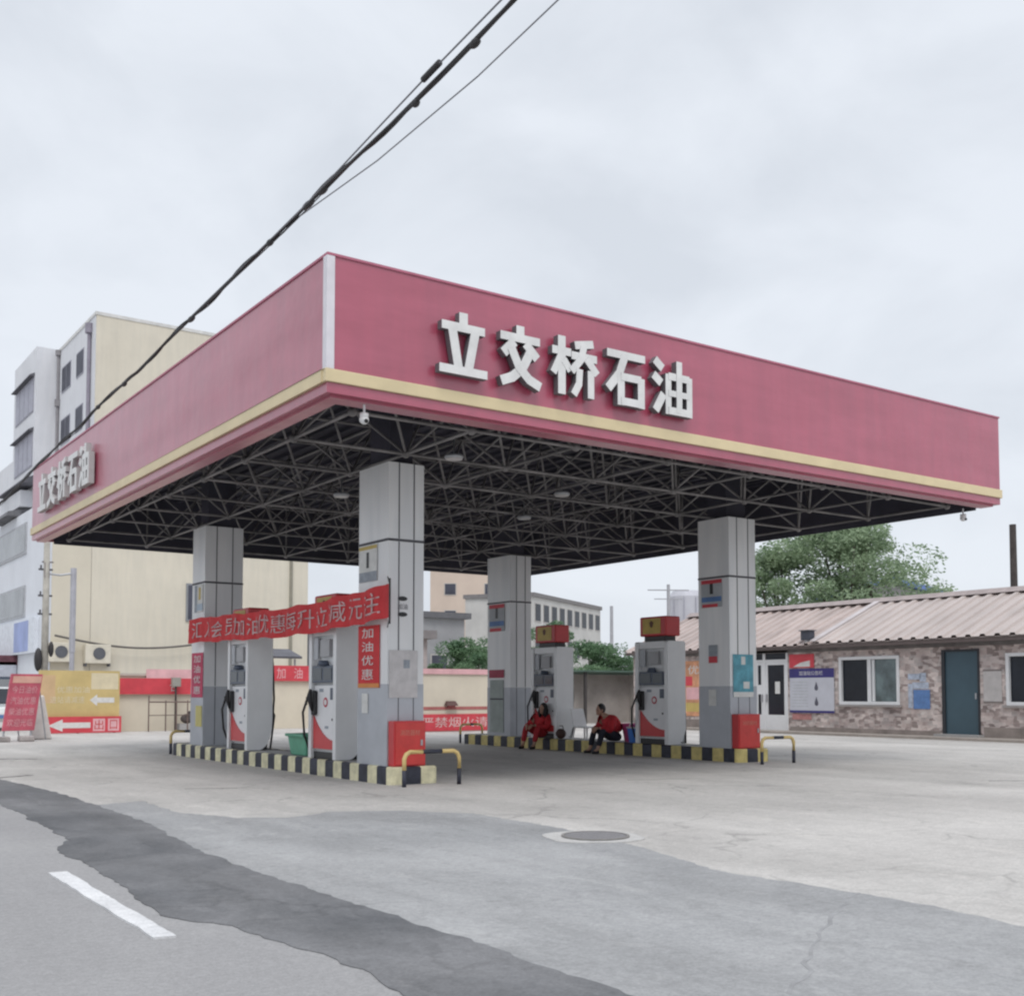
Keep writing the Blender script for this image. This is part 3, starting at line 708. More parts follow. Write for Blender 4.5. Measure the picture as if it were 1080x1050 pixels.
def hand(wr, d, side, nrm):
    """palm with five bent fingers; d = pointing, side = towards the thumb, nrm = palm normal"""
    d, side, nrm = V(d).normalized(), V(side).normalized(), V(nrm).normalized(); wr = V(wr); out = []
    out.append(mesh_only(skin_graph([[(wr,.022),(wr+d*.04,(.036,.018)),(wr+d*.085,(.038,.015))]])))
    for k, ln in enumerate((.072,.080,.075,.058)):
        b = wr+d*.075+side*(.028-.019*k)
        out.append(mesh_only(skin_graph([[(b-d*.02,.010),(b+d*ln*.5,.0095),(b+d*ln*.8+nrm*.018,.009),(b+d*ln*.9+nrm*.04,.0075)]])))
    b = wr+d*.03+side*.03
    out.append(mesh_only(skin_graph([[(b-side*.015,.012),(b+side*.022+d*.025+nrm*.01,.0105),(b+side*.026+d*.055+nrm*.022,.0085)]])))
    return out

def person(loc, label, yaw, lean, long_hair, sleeves):
    """someone sitting low on the kerb, knees up, head bowed. local: x- is towards the road, seat at z 0 of the empty"""
    o = thing('person', label, 'person', loc, None); o.rotation_euler.z = yaw
    P = lambda x, y, z: V((x, y, z))
    hip = P(.12,0,.12); bel = P(.08,lean*.05,.26); ch_ = P(.0,lean*.12,.42); nk = P(-.09,lean*.2,.53); hd = P(-.17,lean*.26,.60); ht = P(-.20,lean*.30,.72)
    hd_c = P(-.18,lean*.28,.655)
    body = [[(hip,(.15,.12)),(bel,(.14,.11)),(ch_,(.16,.11)),(nk,.055),(hd,.06)]]
    knee = [P(-.30,s*.17,.26) for s in (-1,1)]; ank = [P(-.42,s*.16,-.15) for s in (-1,1)]; sh = [P(-.03,lean*.13+s*.19,.46) for s in (-1,1)]
    el = [P(-.16,s*.27+lean*.05,.24) for s in (-1,1)]; wr = [P(-.36,s*.10,.29) for s in (-1,1)]
    b2 = list(body)
    for i in (0,1):
        s = (-1,1)[i]
        b2.append([0,(P(.06,s*.11,.10),.085),(knee[i],.068),(ank[i],.036),(ank[i]+V((-.12,0,-.06)),.03)])
        b2.append([2,(sh[i],.066),(el[i],.042),(wr[i],.028)])
    hands = []
    for i in (0,1): hands += hand(wr[i], (-.7,-(-1,1)[i]*.5,-.4), (0,-(-1,1)[i]*.3,.8), (.3,0,-1))
    hm = MB(); hm.ell(hd_c, (.088,.075,.115), 18, 14)                     # head, nose, ears, brow, mouth
    hm.ell(hd_c+V((-.088,0,-.03)), (.022,.014,.024), 8, 6); hm.ell(hd_c+V((.0,.075,-.01)), (.022,.012,.032), 8, 6); hm.ell(hd_c+V((.0,-.075,-.01)), (.022,.012,.032), 8, 6)
    hm.ell(hd_c+V((-.055,0,-.085)), (.035,.04,.03), 10, 8)
    tmp = hm.build('tmp', SKIN); hme = tmp.data; bpy.data.objects.remove(tmp)
    bd = skin_build('body', skin_graph(b2), SKIN, o, 2, hands+[hme])
    fm = MB()
    for s in (-1,1): fm.ell(hd_c+V((-.080,s*.032,.0)), (.010,.013,.007), 8, 6)
    fm.build('eyes', BLACKP, bd)
    fm = MB(); fm.ell(hd_c+V((-.083,0,-.068)), (.008,.024,.006), 8, 6); fm.build('mouth', mat('lips', (.30,.10,.09), .5), bd)
    # clothes
    jk = [[(hip+V((-.02,0,.03)),(.25,.19)),(bel,(.24,.19)),(ch_,(.23,.17)),(nk+V((.03,0,-.03)),.09)]]
    for i in (0,1): jk.append([2,(sh[i],.10),(el[i],.088),(wr[i].lerp(el[i],.12),.055)])
    skin_build('jacket', skin_graph(jk), REDJ, o, 2)
    tr = [[(hip+V((0,0,-.02)),(.16,.10))]]
    for i in (0,1):
        s = (-1,1)[i]; tr.append([0,(P(.05,s*.11,.10),.105),(knee[i],.078),(ank[i]+V((.01,0,.05)),.056)])
    skin_build('trousers', skin_graph(tr), sleeves, o, 2)
    for i in (0,1):
        skin_build('shoe', skin_graph([[(ank[i]+V((.03,0,-.045)),.04),(ank[i]+V((-.06,0,-.05)),.04),(ank[i]+V((-.15,0,-.055)),.033)]]), BLACKP, o, 2)
    hr = MB(); hr.ell(hd_c+V((.022,0,.022)), (.098,.088,.112), 18, 14)
    if long_hair:
        hr.ell(hd_c+V((.06,0,-.06)), (.06,.085,.12), 14, 10); hr.ell(hd_c+V((-.02,.075,-.08)), (.06,.03,.12), 12, 8); hr.ell(hd_c+V((-.02,-.075,-.08)), (.06,.03,.12), 12, 8)
        hr.ell(hd_c+V((.10,-.03,-.20)), (.04,.06,.12), 12, 8)
    hr.build('hair', HAIR, o, smooth=True)
    return o
REDJ = mat('red_jacket_cloth', (.44,.02,.028), .85, noise=.25, scale=9)
person((14.93,20.30,.243), 'person in red jacket and red trousers bowed over the kerb beside the far column', .25, -.8, True, mat('red_trouser_cloth', (.38,.022,.03), .85, noise=.2, scale=9))
person((14.97,17.88,.243), 'person in red jacket and dark trousers sitting on the kerb between the right dispensers', -.15, .5, False, TROUSER)

# ------------------------------------------------------------------ shop building on the right
def stone_mat():
    m = bpy.data.materials.new('stone_print_cladding'); m.use_nodes = True; nt = m.node_tree; L = nt.links; b = nt.nodes['Principled BSDF']
    b.inputs['Roughness'].default_value = .8
    tc = nt.nodes.new('ShaderNodeTexCoord'); sp = nt.nodes.new('ShaderNodeSeparateXYZ'); L.new(tc.outputs['Object'], sp.inputs[0])
    ad = nt.nodes.new('ShaderNodeMath'); ad.operation = 'ADD'; L.new(sp.outputs[0], ad.inputs[0]); L.new(sp.outputs[1], ad.inputs[1])
    cb = nt.nodes.new('ShaderNodeCombineXYZ'); L.new(ad.outputs[0], cb.inputs[0]); L.new(sp.outputs[2], cb.inputs[1])
    nz = nt.nodes.new('ShaderNodeTexNoise'); nz.inputs['Scale'].default_value = 1.3; nz.inputs['Detail'].default_value = 2
    L.new(cb.outputs[0], nz.inputs['Vector'])
    mpv = nt.nodes.new('ShaderNodeMapping'); mpv.inputs['Scale'].default_value = (5.6,10.5,1); L.new(cb.outputs[0], mpv.inputs['Vector'])
    v0 = nt.nodes.new('ShaderNodeTexVoronoi'); v0.distance = 'CHEBYCHEV'; v0.inputs['Scale'].default_value = 1.; v0.inputs['Randomness'].default_value = .75; L.new(mpv.outputs['Vector'], v0.inputs['Vector'])
    sx = nt.nodes.new('ShaderNodeSeparateColor'); L.new(v0.outputs['Color'], sx.inputs[0])
    mx = nt.nodes.new('ShaderNodeMix'); mx.data_type = 'FLOAT'; mx.inputs[0].default_value = .38; L.new(sx.outputs[0], mx.inputs[2])
    n2 = nt.nodes.new('ShaderNodeTexNoise'); n2.inputs['Scale'].default_value = 3.6; n2.inputs['Detail'].default_value = 5; L.new(cb.outputs[0], n2.inputs['Vector'])
    L.new(n2.outputs['Fac'], mx.inputs[3])
    r = nt.nodes.new('ShaderNodeValToRGB'); cr = r.color_ramp
    cr.elements[0].position = .12; cr.elements[0].color = (.20,.165,.155,1); cr.elements[1].position = .88; cr.elements[1].color = (.70,.66,.63,1)
    for p, c in ((.30,(.34,.285,.27)),(.42,(.54,.455,.43)),(.52,(.42,.385,.37)),(.64,(.66,.585,.555)),(.76,(.52,.455,.43))):
        e = cr.elements.new(p); e.color = (*c,1)
    L.new(mx.outputs[0], r.inputs['Fac'])
    mu = nt.nodes.new('ShaderNodeMix'); mu.data_type = 'RGBA'; mu.blend_type = 'MULTIPLY'; mu.inputs[0].default_value = .8
    r2 = nt.nodes.new('ShaderNodeValToRGB'); r2.color_ramp.elements[0].position = .35; r2.color_ramp.elements[0].color = (.72,.70,.70,1); r2.color_ramp.elements[1].position = .65; r2.color_ramp.elements[1].color = (1.1,1.08,1.06,1)
    L.new(nz.outputs['Fac'], r2.inputs['Fac']); L.new(r.outputs['Color'], mu.inputs[6]); L.new(r2.outputs['Color'], mu.inputs[7]); L.new(mu.outputs[2], b.inputs['Base Color'])
    bp = nt.nodes.new('ShaderNodeBump'); bp.inputs['Strength'].default_value = .4; bp.inputs['Distance'].default_value = .02; L.new(v0.outputs['Distance'], bp.inputs['Height']); L.new(bp.outputs['Normal'], b.inputs['Normal'])
    return m
STONE = stone_mat()
WX = 27.2
shop = thing('shop_building', 'long low shop with stone patterned walls and ribbed pinkish metal roof', 'building', (WX,5,0))
YS0, YS1 = 4.0, 31.2
# front wall with openings: (y0,y1,z0,z1)
openings = [(19.82,21.85,.93,2.28),(17.29,18.42,.07,2.42),(14.45,16.5,.95,2.25),(23.87,25.29,.07,2.58)]
def wall_with_holes(mb, x0, x1, y0, y1, z0, z1, holes):
    ys = sorted({y0,y1}|{h[0] for h in holes}|{h[1] for h in holes})
    for a, b in zip(ys[:-1], ys[1:]):
        hs = sorted([(h[2],h[3]) for h in holes if h[0] <= a+1e-6 and h[1] >= b-1e-6]); z = z0
        for h0, h1 in hs:
            if h0 > z: mb.box(x0,x1,a,b,z,h0)
            z = h1
        if z < z1: mb.box(x0,x1,a,b,z,z1)
m = MB(); wall_with_holes(m, WX, WX+.22, YS0, YS1, 0, 2.78, openings)
m.box(WX+.22, WX+6, YS1-.22, YS1, 0, 2.78); m.box(WX+.22, WX+6, YS0, YS0+.22, 0, 2.78); m.box(WX+5.78, WX+6, YS0+.22, YS1-.22, 0, 2.78)
m.build('wall', STONE, shop, world=True)
m = MB(); m.box(WX+.22, WX+5.78, YS0+.22, YS1-.22, 0, .06); m.build('floor', CONC, shop, world=True)
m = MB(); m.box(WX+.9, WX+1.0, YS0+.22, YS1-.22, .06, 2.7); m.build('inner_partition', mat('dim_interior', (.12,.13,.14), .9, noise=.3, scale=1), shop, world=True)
m = MB(); m.box(WX-.012, WX-.001, YS0, 17.2, .02, .34) ; m.box(WX-.012, WX-.001, 18.5, 23.8, .02, .20); m.box(WX-.012, WX-.001, 25.35, YS1, .02, .34)
m.build('plinth', mat('dirty_plinth', (.26,.225,.205), .9, noise=.25, scale=2), shop, world=True)
m = MB(); m.box(WX-.02, WX-.001, YS0, YS1, 2.50, 2.72); m.build('head_band', mat('dark_soffit_band', (.17,.155,.15), .85, noise=.3, scale=2), shop, world=True)
# gables
m = MB()
for yy in (YS0+.01, YS1-.21):
    m.prism((V((0,yy,0)),V((1,0,0)),UP,V((0,1,0))), [(WX+.0,2.781),(WX+6,2.781),(WX+3.0,4.02)], 0, .2)
m.build('gable', STONE, shop, world=True)
# ribbed roof, two fields
def roof_field(y0, y1, m_, nm, dz):
    k = MB(); pitch = .42; y = y0
    xe, ze, xr, zr = WX-.32, 2.735, WX+3.0, 4.16
    prof = []
    while y < y1-1e-6:
        for q, hgt in ((0,0),(.42,0),(.50,.06),(.78,.06),(.86,0)):
            yy = y+pitch*q
            if yy <= y1: prof.append((yy,hgt))
        y += pitch
    prof.append((y1,0))
    for side in (0,1):
        xa = xe if side == 0 else WX+6.32
        for a in range(len(prof)-1):
            (ya,ha),(yb,hb_) = prof[a], prof[a+1]
            k.quad((xa,ya,ze+ha+dz),(xa,yb,ze+hb_+dz),(xr,yb,zr+hb_+dz),(xr,ya,zr+ha+dz))
        k.quad((xa,y0,ze-.03+dz),(xa,y1,ze-.03+dz),(xr,y1,zr-.03+dz),(xr,y0,zr-.03+dz))
    return k.build(nm, m_, shop, world=True)
ROOFM = mat('pinkish_roof_sheet', (.42,.362,.338), .5, noise=.13, scale=.8, stretch=(.4,1.6,1), metal=.0)
ROOFO = mat('weathered_roof_sheet', (.40,.33,.305), .6, noise=.2, scale=1.1, stretch=(.5,1.4,1))
rf = roof_field(YS0-.3, 22.6, ROOFM, 'roof', 0)
rf2 = roof_field(22.6, YS1+.15, ROOFO, 'roof', -.035); rf2['label'] = 'duller left stretch of the ribbed roof'
m = MB(); m.hexa(((WX-.34,22.50,2.80),(WX-.34,22.72,2.80),(WX+3,22.72,4.235),(WX+3,22.50,4.235),(WX-.34,22.50,2.825),(WX-.34,22.72,2.825),(WX+3,22.72,4.26),(WX+3,22.50,4.26))); m.build('flashing', mat('pale_flashing', (.46,.42,.42), .5), rf, world=True)
m = MB(); m.prism((V((0,YS0-.3,0)),V((1,0,0)),UP,V((0,1,0))), [(WX+2.75,4.14),(WX+3,4.25),(WX+3.25,4.14),(WX+3,4.30)], 0, YS1-YS0+.45); m.build('ridge_cap', mat('ridge_sheet', (.30,.25,.24), .6, noise=.2), rf, world=True)
m = MB(); m.box(WX-.30, WX-.26, YS0-.2, YS1+.1, 2.60, 2.70); m.build('eave_board', mat('eave_brown', (.12,.095,.09), .8), shop, world=True)
# windows
def shop_window(y0, y1, z0, z1):
    xf = WX+.06
    m = MB(); ring2 = (y0, y1, z0, z1); t_ = .09
    m.box(xf-.09, xf+.05, y0-.04, y0+t_-.04, z0-.03, z1+.03); m.box(xf-.09, xf+.05, y1-t_+.04, y1+.04, z0-.03, z1+.03)
    m.box(xf-.09, xf+.05, y0+t_-.04, y1-t_+.04, z0-.03, z0+.06); m.box(xf-.09, xf+.05, y0+t_-.04, y1-t_+.04, z1-.06, z1+.03)
    ym = (y0+y1)/2; m.box(xf-.05, xf+.05, ym-.06, ym+.06, z0+.06, z1-.06)
    w = m.build('window_frame', PVC, shop, world=True, bevel=.006)
    m = MB(); m.box(xf, xf+.008, ym+.06, y1-.05, z0+.06, z1-.06); m.build('pane', GLASSDARK, w, world=True)
    m = MB(); m.box(xf+.02, xf+.028, y0+.05, ym-.06, z0+.06, z1-.06); m.build('pane', mat('greenish_glass', (.10,.14,.145), .1, spec=.7, noise=.6, scale=1.6), w, world=True)
    m = MB(); ysash = ym-.12; m.box(xf-.03, xf+.02, ysash-.05, ysash+.02, z0+.07, z1-.07); m.build('sash', PVC, w, world=True)
    m = MB(); m.box(WX-.08, WX+.02, y0-.12, y1+.12, z0-.09, z0-.035); m.build('sill', mat('grey_sill', (.30,.28,.27), .8), w, world=True)
shop_window(*openings[0]); shop_window(*openings[2])
# teal door
y0,y1,z0,z1 = openings[1]
m = MB(); m.box(WX-.03, WX+.10, y1-.10, y1, z0, z1); m.box(WX-.03, WX+.10, y0, y0+.05, z0, z1); m.box(WX-.03, WX+.10, y0+.05, y1-.10, z1-.06, z1)
fr_ = m.build('door_frame', mat('near_black_frame', (.02,.024,.03), .5), shop, world=True)
m = MB(); m.box(WX+.01, WX+.06, y0+.05, y1-.10, z0, z1-.06); dr = m.build('door', TEAL, shop, world=True); dr['label'] = 'plain teal sheet door'
m = MB(); m.box(WX-.02, WX+.009, y0+.10, y0+.14, 1.08, 1.24); m.build('handle', GALV, dr, world=True)
m = MB(); m.box(26.9, WX-.001, y0-.1, y1+.1, .071, .13); m.build('doorstep', CONC, shop, world=True)
# white double door with transom
y0,y1,z0,z1 = openings[3]
m = MB()
for a, b in ((y0,y0+.07),(y1-.07,y1),(24.80,24.90)): m.box(WX-.02, WX+.08, a, b, z0, z1)
m.box(WX-.02, WX+.08, y0+.07, 24.80, z1-.06, z1); m.box(WX-.02, WX+.08, 24.90, y1-.07, z1-.06, z1)
m.box(WX-.02, WX+.08, y0+.07, 24.80, 2.22, 2.30); m.box(WX-.02, WX+.08, 24.90, y1-.07, 2.22, 2.30)
m.build('door_frame', PVC, shop, world=True)
for a, b in ((y0+.07,24.80),(24.90,y1-.07)):
    m = MB(); m.box(WX+.0, WX+.05, a, b, z0, .55); m.box(WX, WX+.05, a, a+.09, .55, 2.22); m.box(WX, WX+.05, b-.09, b, .55, 2.22); m.box(WX, WX+.05, a+.09, b-.09, 2.13, 2.22)
    if a > 24.5: m.box(WX, WX+.05, a+.09, b-.09, 1.2, 1.5)
    d_ = m.build('door', PVC, shop, world=True); d_['label'] = 'white framed glass door'
    m = MB(); m.box(WX+.02, WX+.03, a+.09, b-.09, .55, 2.13); m.build('pane', GLASSDARK, d_, world=True)
    m = MB(); m.box(WX+.02, WX+.03, a, b, 2.30, z1-.06); m.build('transom_pane', GLASSDARK, d_, world=True)
    m = MB(); m.box(WX-.05, WX-.001, (b-.07 if a < 24.5 else a+.02), (b-.03 if a < 24.5 else a+.06), .95, 1.2); m.build('handle', GALV, d_, world=True)
notice('paper_notice', 'white paper taped inside the glass of the white shop door', 'notice', left(WX+.02), -24.42,-24.22,1.22,1.60, PAPER, d0=.002, th=.003)
# notices on the shop wall
drop = lambda u, w, s: [(u,w+s),(u+.25*s,w+.35*s),(u+.42*s,w-.1*s),(u+.33*s,w-.5*s),(u,w-.65*s),(u-.33*s,w-.5*s),(u-.42*s,w-.1*s),(u-.25*s,w+.35*s)]
nb = notice('notice_board', 'white notice board with a navy heading on the stone wall left of the window', 'notice board', left(WX), -23.76,-22.06,.66,1.99, mat('board_white',(.50,.51,.56),.6,noise=.06,scale=3),
       [('navy_header',-.01,1.01,.79,1.0,NAVY),('navy_footer',-.01,1.01,-.02,.035,NAVY)] + [('print_lines',.05,.42,.12+.07*k,.14+.07*k,PALEG) for k in range(9)], [('加油站公告栏',.22,.76,.845,.945,PAPER)], d0=.02, th=.03)
for w in (1.42,.96):
    m = MB(); m.prism(left(WX), drop(-22.72,w,.17), .052, .054); m.build('dark_emblem', mat('emblem_slate',(.09,.09,.12),.6), nb, world=True)
rb = notice('red_poster', 'red poster with a white shape above the notice board', 'poster', left(WX), -23.80,-22.82,2.02,2.44, REDSIGN, (), d0=.012)
m = MB(); m.prism(left(WX), [(-23.65,2.05),(-22.98,2.05),(-22.98,2.24),(-23.35,2.18)], .020, .022); m.build('white_shape', PAPER, rb, world=True)
notice('faded_sticker', 'faded pink strip on the stone wall under the notice board', 'notice', left(WX), -23.70,-22.95,.42,.60, mat('faded_pink_print',(.42,.20,.19),.8,noise=.3,scale=5))
BLUEG = 'papers pasted on the stone wall beside the teal door'
notice('blue_poster', 'blue poster at the bottom of the papers pasted left of the teal door', 'poster', left(WX), -19.33,-18.80,.80,1.33, BLUEP, d0=.010)
for k, (a,b,c,d,lb) in enumerate(((-19.50,-19.10,1.62,1.78,'topmost left pale paper pasted left of the teal door'),(-19.12,-18.92,1.56,1.80,'topmost right pale paper pasted left of the teal door'),(-19.36,-18.84,1.36,1.54,'pale bluish paper right above the blue poster'),(-19.50,-19.36,.82,1.50,'narrow pale papers left of the blue poster'))):
    notice('pasted_paper', lb, 'notice', left(WX), a,b,c,d, mat('pale_blue_paper',(.40,.45,.54),.8,noise=.3,scale=9), d0=.004, th=.004, group=BLUEG)
notice('painted_panel', 'whitish painted panel between the teal door and the right window', 'panel', left(WX), -17.18,-16.66,1.0,1.84, mat('panel_white',(.46,.44,.43),.8,noise=.12,scale=4), [('top_rail',-.02,1.02,.97,1.02,mat('panel_rail',(.2,.18,.17),.8)),('bottom_rail',-.02,1.02,-.02,.03,MATS['panel_rail'])])
notice('tall_poster', 'tall orange and red poster on the stone wall left of the right column', 'poster', left(WX), -28.60,-27.72,.45,2.34, mat('orange_print',(.60,.30,.17),.7,noise=.35,scale=3),
       [('red_block',.1,.55,.55,.72,REDSIGN),('pink_block',.2,.9,.30,.52,PINKSIGN),('yellow_block',.05,.95,.08,.24,MATS['print_yellow'])], [('优',.3,.9,.76,.92,PAPER)])
notice('notice_sheet', 'white sheet at the far left end of the stone wall', 'panel', left(WX), -31.1,-30.25,1.05,2.35, mat('panel_bright',(.62,.61,.60),.7,noise=.06))
vt = thing('roof_vent', 'small dark box vent standing on the ribbed roof near the eave', 'vent', (26.95,22.95,2.86))
m = MB(); m.box(-.02,.24,-.17,.17,0,.28); b = m.build('vent_box', mat('vent_dark',(.05,.055,.075),.6), vt, bevel=.015)
m = MB(); m.box(-.06,.28,-.21,.21,.281,.31); m.build('vent_cap', mat('vent_cap',(.12,.12,.14),.6), vt)
m = MB(); m.tube([(.1,0,-.1),(.1,0,.0)], .08, 10); m.build('vent_pipe', GALV, vt)

# ------------------------------------------------------------------ grey shed and back wall
sh_ = thing('grey_shed', 'dim grey lean-to shed with dark posts beyond the right island', 'shed', (28,35.6,0))
m = MB(); m.box(25.2,31.5,36.2,36.4,0,2.0); m.box(31.3,31.5,33.6,36.2,0,2.0); m.build('wall', mat('shed_wall',(.34,.31,.29),.9,noise=.2,scale=1), sh_, world=True)
m = MB(); m.hexa(((25.0,35.4,2.10),(31.7,35.4,2.10),(31.7,36.6,2.0),(25,36.6,2.0),(25,35.4,2.16),(31.7,35.4,2.16),(31.7,36.6,2.06),(25,36.6,2.06))); m.build('roof', mat('shed_green_roof',(.10,.16,.13),.7,noise=.3,scale=2), sh_, world=True)
for x in (25.3,28.4,31.4):
    m = MB(); m.box(x-.05,x+.05,35.5,35.6,0,2.09); m.build('post', mat('shed_post',(.06,.055,.055),.8), sh_, world=True)
SLOG = '严禁烟火请勿打手机'
bw = thing('back_wall', 'cream plastered boundary wall with a pink coping and red line behind the islands', 'wall', (20,31,0))
m = MB(); m.box(16.5,23.6,31.0,31.25,0,1.85); m.build('plaster', CREAMLOW, bw, world=True)
m = MB(); m.box(16.45,23.65,30.95,31.30,1.851,2.02); m.build('coping', PINKSIGN, bw, world=True)
m = MB(); m.box(16.5,23.6,30.985,30.999,.70,.80); m.build('painted_line', mat('dull_red_line',(.40,.14,.13),.8,noise=.2), bw, world=True)
notice('slogan_board', 'long red slogan board with pale characters at the foot of the cream back wall', 'sign', front(31.0), 17.9,22.8,.02,.56, REDSIGN, (), [(SLOG,.03,.97,.22,.82,mat('pale_pink_letters',(.70,.52,.50),.8))], d0=.02, th=.02)
hb_ = thing('wall_lamp', 'small dark hooded fitting on the cream wall above the red line', 'lamp', (19.15,30.96,.83))
m = MB(); m.hexa(((-.22,-.15,0),(.22,-.15,0),(.22,.035,0),(-.22,.035,0),(-.16,-.05,.15),(.16,-.05,.15),(.16,.035,.15),(-.16,.035,.15))); m.build('hood', mat('dark_hood',(.10,.05,.045),.7), hb_)
m = MB(); m.box(-.12,.12,-.10,0,-.05,-.001); m.build('tray', mat('hood_red',(.34,.08,.08),.7), hb_)
# ------------------------------------------------------------------ signs along the left
lw = thing('forecourt_wall', 'pale cream forecourt wall behind the red roadside signs on the left', 'wall', (11,36.9,0))
m = MB(); m.box(10.05,18.4,36.85,37.10,0,1.80); m.build('plaster', CREAMLOW, lw, world=True)
m = MB(); m.box(10.0,18.45,36.80,37.14,1.801,1.88); m.build('coping', mat('wall_coping',(.5,.45,.4),.9), lw, world=True)
yb = notice('billboard', 'ochre billboard with faded white lettering and a white arrow over the exit sign', 'billboard', front(36.0), 7.62,10.02,.50,1.93, OCHRE,
       [('pale_side',.02,.2,.3,.9,mat('ochre_peach',(.60,.42,.24),.75,noise=.1)),('pale_block',.64,.98,.60,.95,OCHREL)], [('优惠加油',.22,.62,.52,.66,OCHREL),('进站请减速',.14,.56,.30,.45,OCHREL)], d0=.0, th=.06)
m = MB(); m.prism(front(36.0), [(9.12,1.02),(9.34,1.20),(9.34,1.10),(9.86,1.10),(9.86,.94),(9.34,.94),(9.34,.84)], .061, .064); m.build('white_arrow', PAPER, yb, world=True)
for x in (7.75,8.8,9.9):
    m = MB(); m.box(x-.03,x+.03,36.001,36.06,0,1.9); m.build('post', SEAM, yb, world=True)
ex_ = notice('exit_sign', 'red exit sign with a white arrow pointing left under the ochre billboard', 'sign', front(35.85), 7.80,10.05,.02,.52, REDSIGN, [('white_cell',.62,.78,.10,.86,PINKSIGN),('white_cell',.82,.97,.10,.86,PINKSIGN)], [('出',.64,.76,.18,.78,RED),('口',.845,.945,.2,.76,RED)], d0=.0, th=.05)
m = MB(); m.prism(front(35.85), [(7.88,.25),(8.30,.44),(8.30,.34),(9.12,.34),(9.12,.17),(8.30,.17),(8.30,.07)], .051, .054); m.build('white_arrow', PAPER, ex_, world=True)
rs = notice('red_fascia_sign', 'red sign with a pink top strip and two pale characters beside the ochre billboard', 'sign', front(36.8), 10.2,13.9,1.20,1.72, REDSIGN, (), [('合',.45,.52,.18,.82,PAPER),('田',.70,.78,.2,.8,PAPER)], d0=.0, th=.06)
notice('pink_strip_sign', 'faded pink strip sign above the red sign on the left wall', 'sign', front(36.8), 11.1,13.95,1.722,2.02, PINKSIGN, d0=.0, th=.05)
notice('red_fascia_sign', 'red sign with pale characters seen between the two left dispensers', 'sign', front(36.8), 15.1,17.4,1.66,2.2, REDSIGN, (), [('加',.22,.36,.15,.85,PINKSIGN),('油',.5,.64,.15,.85,PINKSIGN),('站',.76,.9,.15,.85,PINKSIGN)], d0=.0, th=.06)
pl = thing('meter_pole', 'short grey post with a box in front of the red sign on the left', 'post', (12.0,36.55,0))
m = MB(); m.tube([(0,0,0),(0,0,1.70)], .035, 8); m.build('shaft', WOOD, pl)
m = MB(); m.box(-.14,.14,-.1,.08,1.45,1.75); m.build('box', mat('meter_box',(.30,.29,.26),.7), pl, bevel=.01)
gt = thing('tube_gate', 'thin brown tube frame gate leaning by the cream forecourt wall', 'gate', (11.6,36.3,0))
m = MB()
for x in (-.55,.0,.35,.72): m.tube([(x,0,0),(x,0,1.0 if x > -.4 else 1.15)], .022, 6)
m.tube([(-.55,0,.95),(.9,0,.95)], .026, 6); m.tube([(-.55,0,.52),(.9,0,.52)], .016, 6); m.build('frame', mat('rusty_tube',(.16,.115,.10),.8,noise=.3), gt)
bb = thing('rubbish_bag', 'small dark bag lying against the cream wall by the tube gate', 'bag', (12.35,36.45,.28))
m = MB(); m.ell((0,0,.12),(.22,.15,.16),12,8); m.ell((.08,0,.30),(.05,.05,.08),8,6); m.build('bag', mat('dark_bag',(.09,.075,.07),.8), bb, smooth=True)
m = MB(); m.box(-.28,.28,-.15,.15,-.28,-.04); m.build('block', CONC, bb)
# leaning price board
pb = thing('price_board', 'tilted red price board with pale lines of writing by the road', 'board', (6.05,30.9,0))
Ft = (V((0,0,.16)), V((.96,.27,0)).normalized(), V((.16,.18,.97)).normalized(), V((.27,-.96,.08)).normalized())
m = MB(); m.fbox(Ft, -.42,.42,.12,1.62,0,.05); b = m.build('panel', mat('faded_red_board',(.50,.10,.14),.6,noise=.2,scale=3), pb)
m = MB(); m.fbox(Ft, -.36,.40,1.38,1.56,.051,.054); m.build('pale_heading', mat('peach_strip',(.66,.38,.30),.7), b)
m = MB()
for k, s_ in enumerate(('今日油价','汽油优惠','柴油优惠','欢迎光临')): put_text(m, Ft, s_, -.34, .34, 1.10-.29*k, 1.30-.29*k, .054, .0)
m.build('lettering', mat('pink_letters',(.62,.34,.36),.8), b)
for u in (-.36,.36):
    m = MB(); m.tube([Ft[0]+Ft[1]*u+Ft[2]*.14, Ft[0]+Ft[1]*u+V((0,0,-.16))], .025, 8); m.tube([Ft[0]+Ft[1]*u+Ft[2]*1.4, V((Ft[1].x*u+.5, Ft[1].y*u+.55, .02))], .02, 8); m.build('leg', GALV, pb)
for a in ((-.45,-.2,-.3,.1),(.05,.4,-.2,.2)):
    m = MB(); m.box(*a,0,.14); m.build('ballast_stone', mat('ballast_stone',(.34,.31,.30),.9,noise=.3,scale=3), pb, bevel=.03)
br = thing('leaning_pole', 'dark slanting prop pole between the price board and the ochre billboard', 'pole', (7.0,33.3,0))
m = MB(); m.tube([(.18,0,.05),(-.08,.1,1.4)], .04, 8); m.build('shaft', WOOD, br)
m = MB(); m.tube([(.12,0,.03),(.32,-.05,.03)], .07, 8); m.build('foot', BLACKP, br)
tp = thing('white_tarpaulin', 'white tarpaulin sheet draped beside the tilted price board', 'tarpaulin', (6.8,31.9,0))
m = MB(); P0 = [(-.3,-.1,0),(.35,0,0),(.30,.35,0),(-.2,.3,0),(-.02,.05,1.15),(.12,.08,1.2),(.14,.2,1.2),(.0,.2,1.15)]; m.hexa(P0); m.build('sheet', mat('tarp_white',(.60,.57,.54),.8,noise=.15,scale=3), tp, bevel=.05)

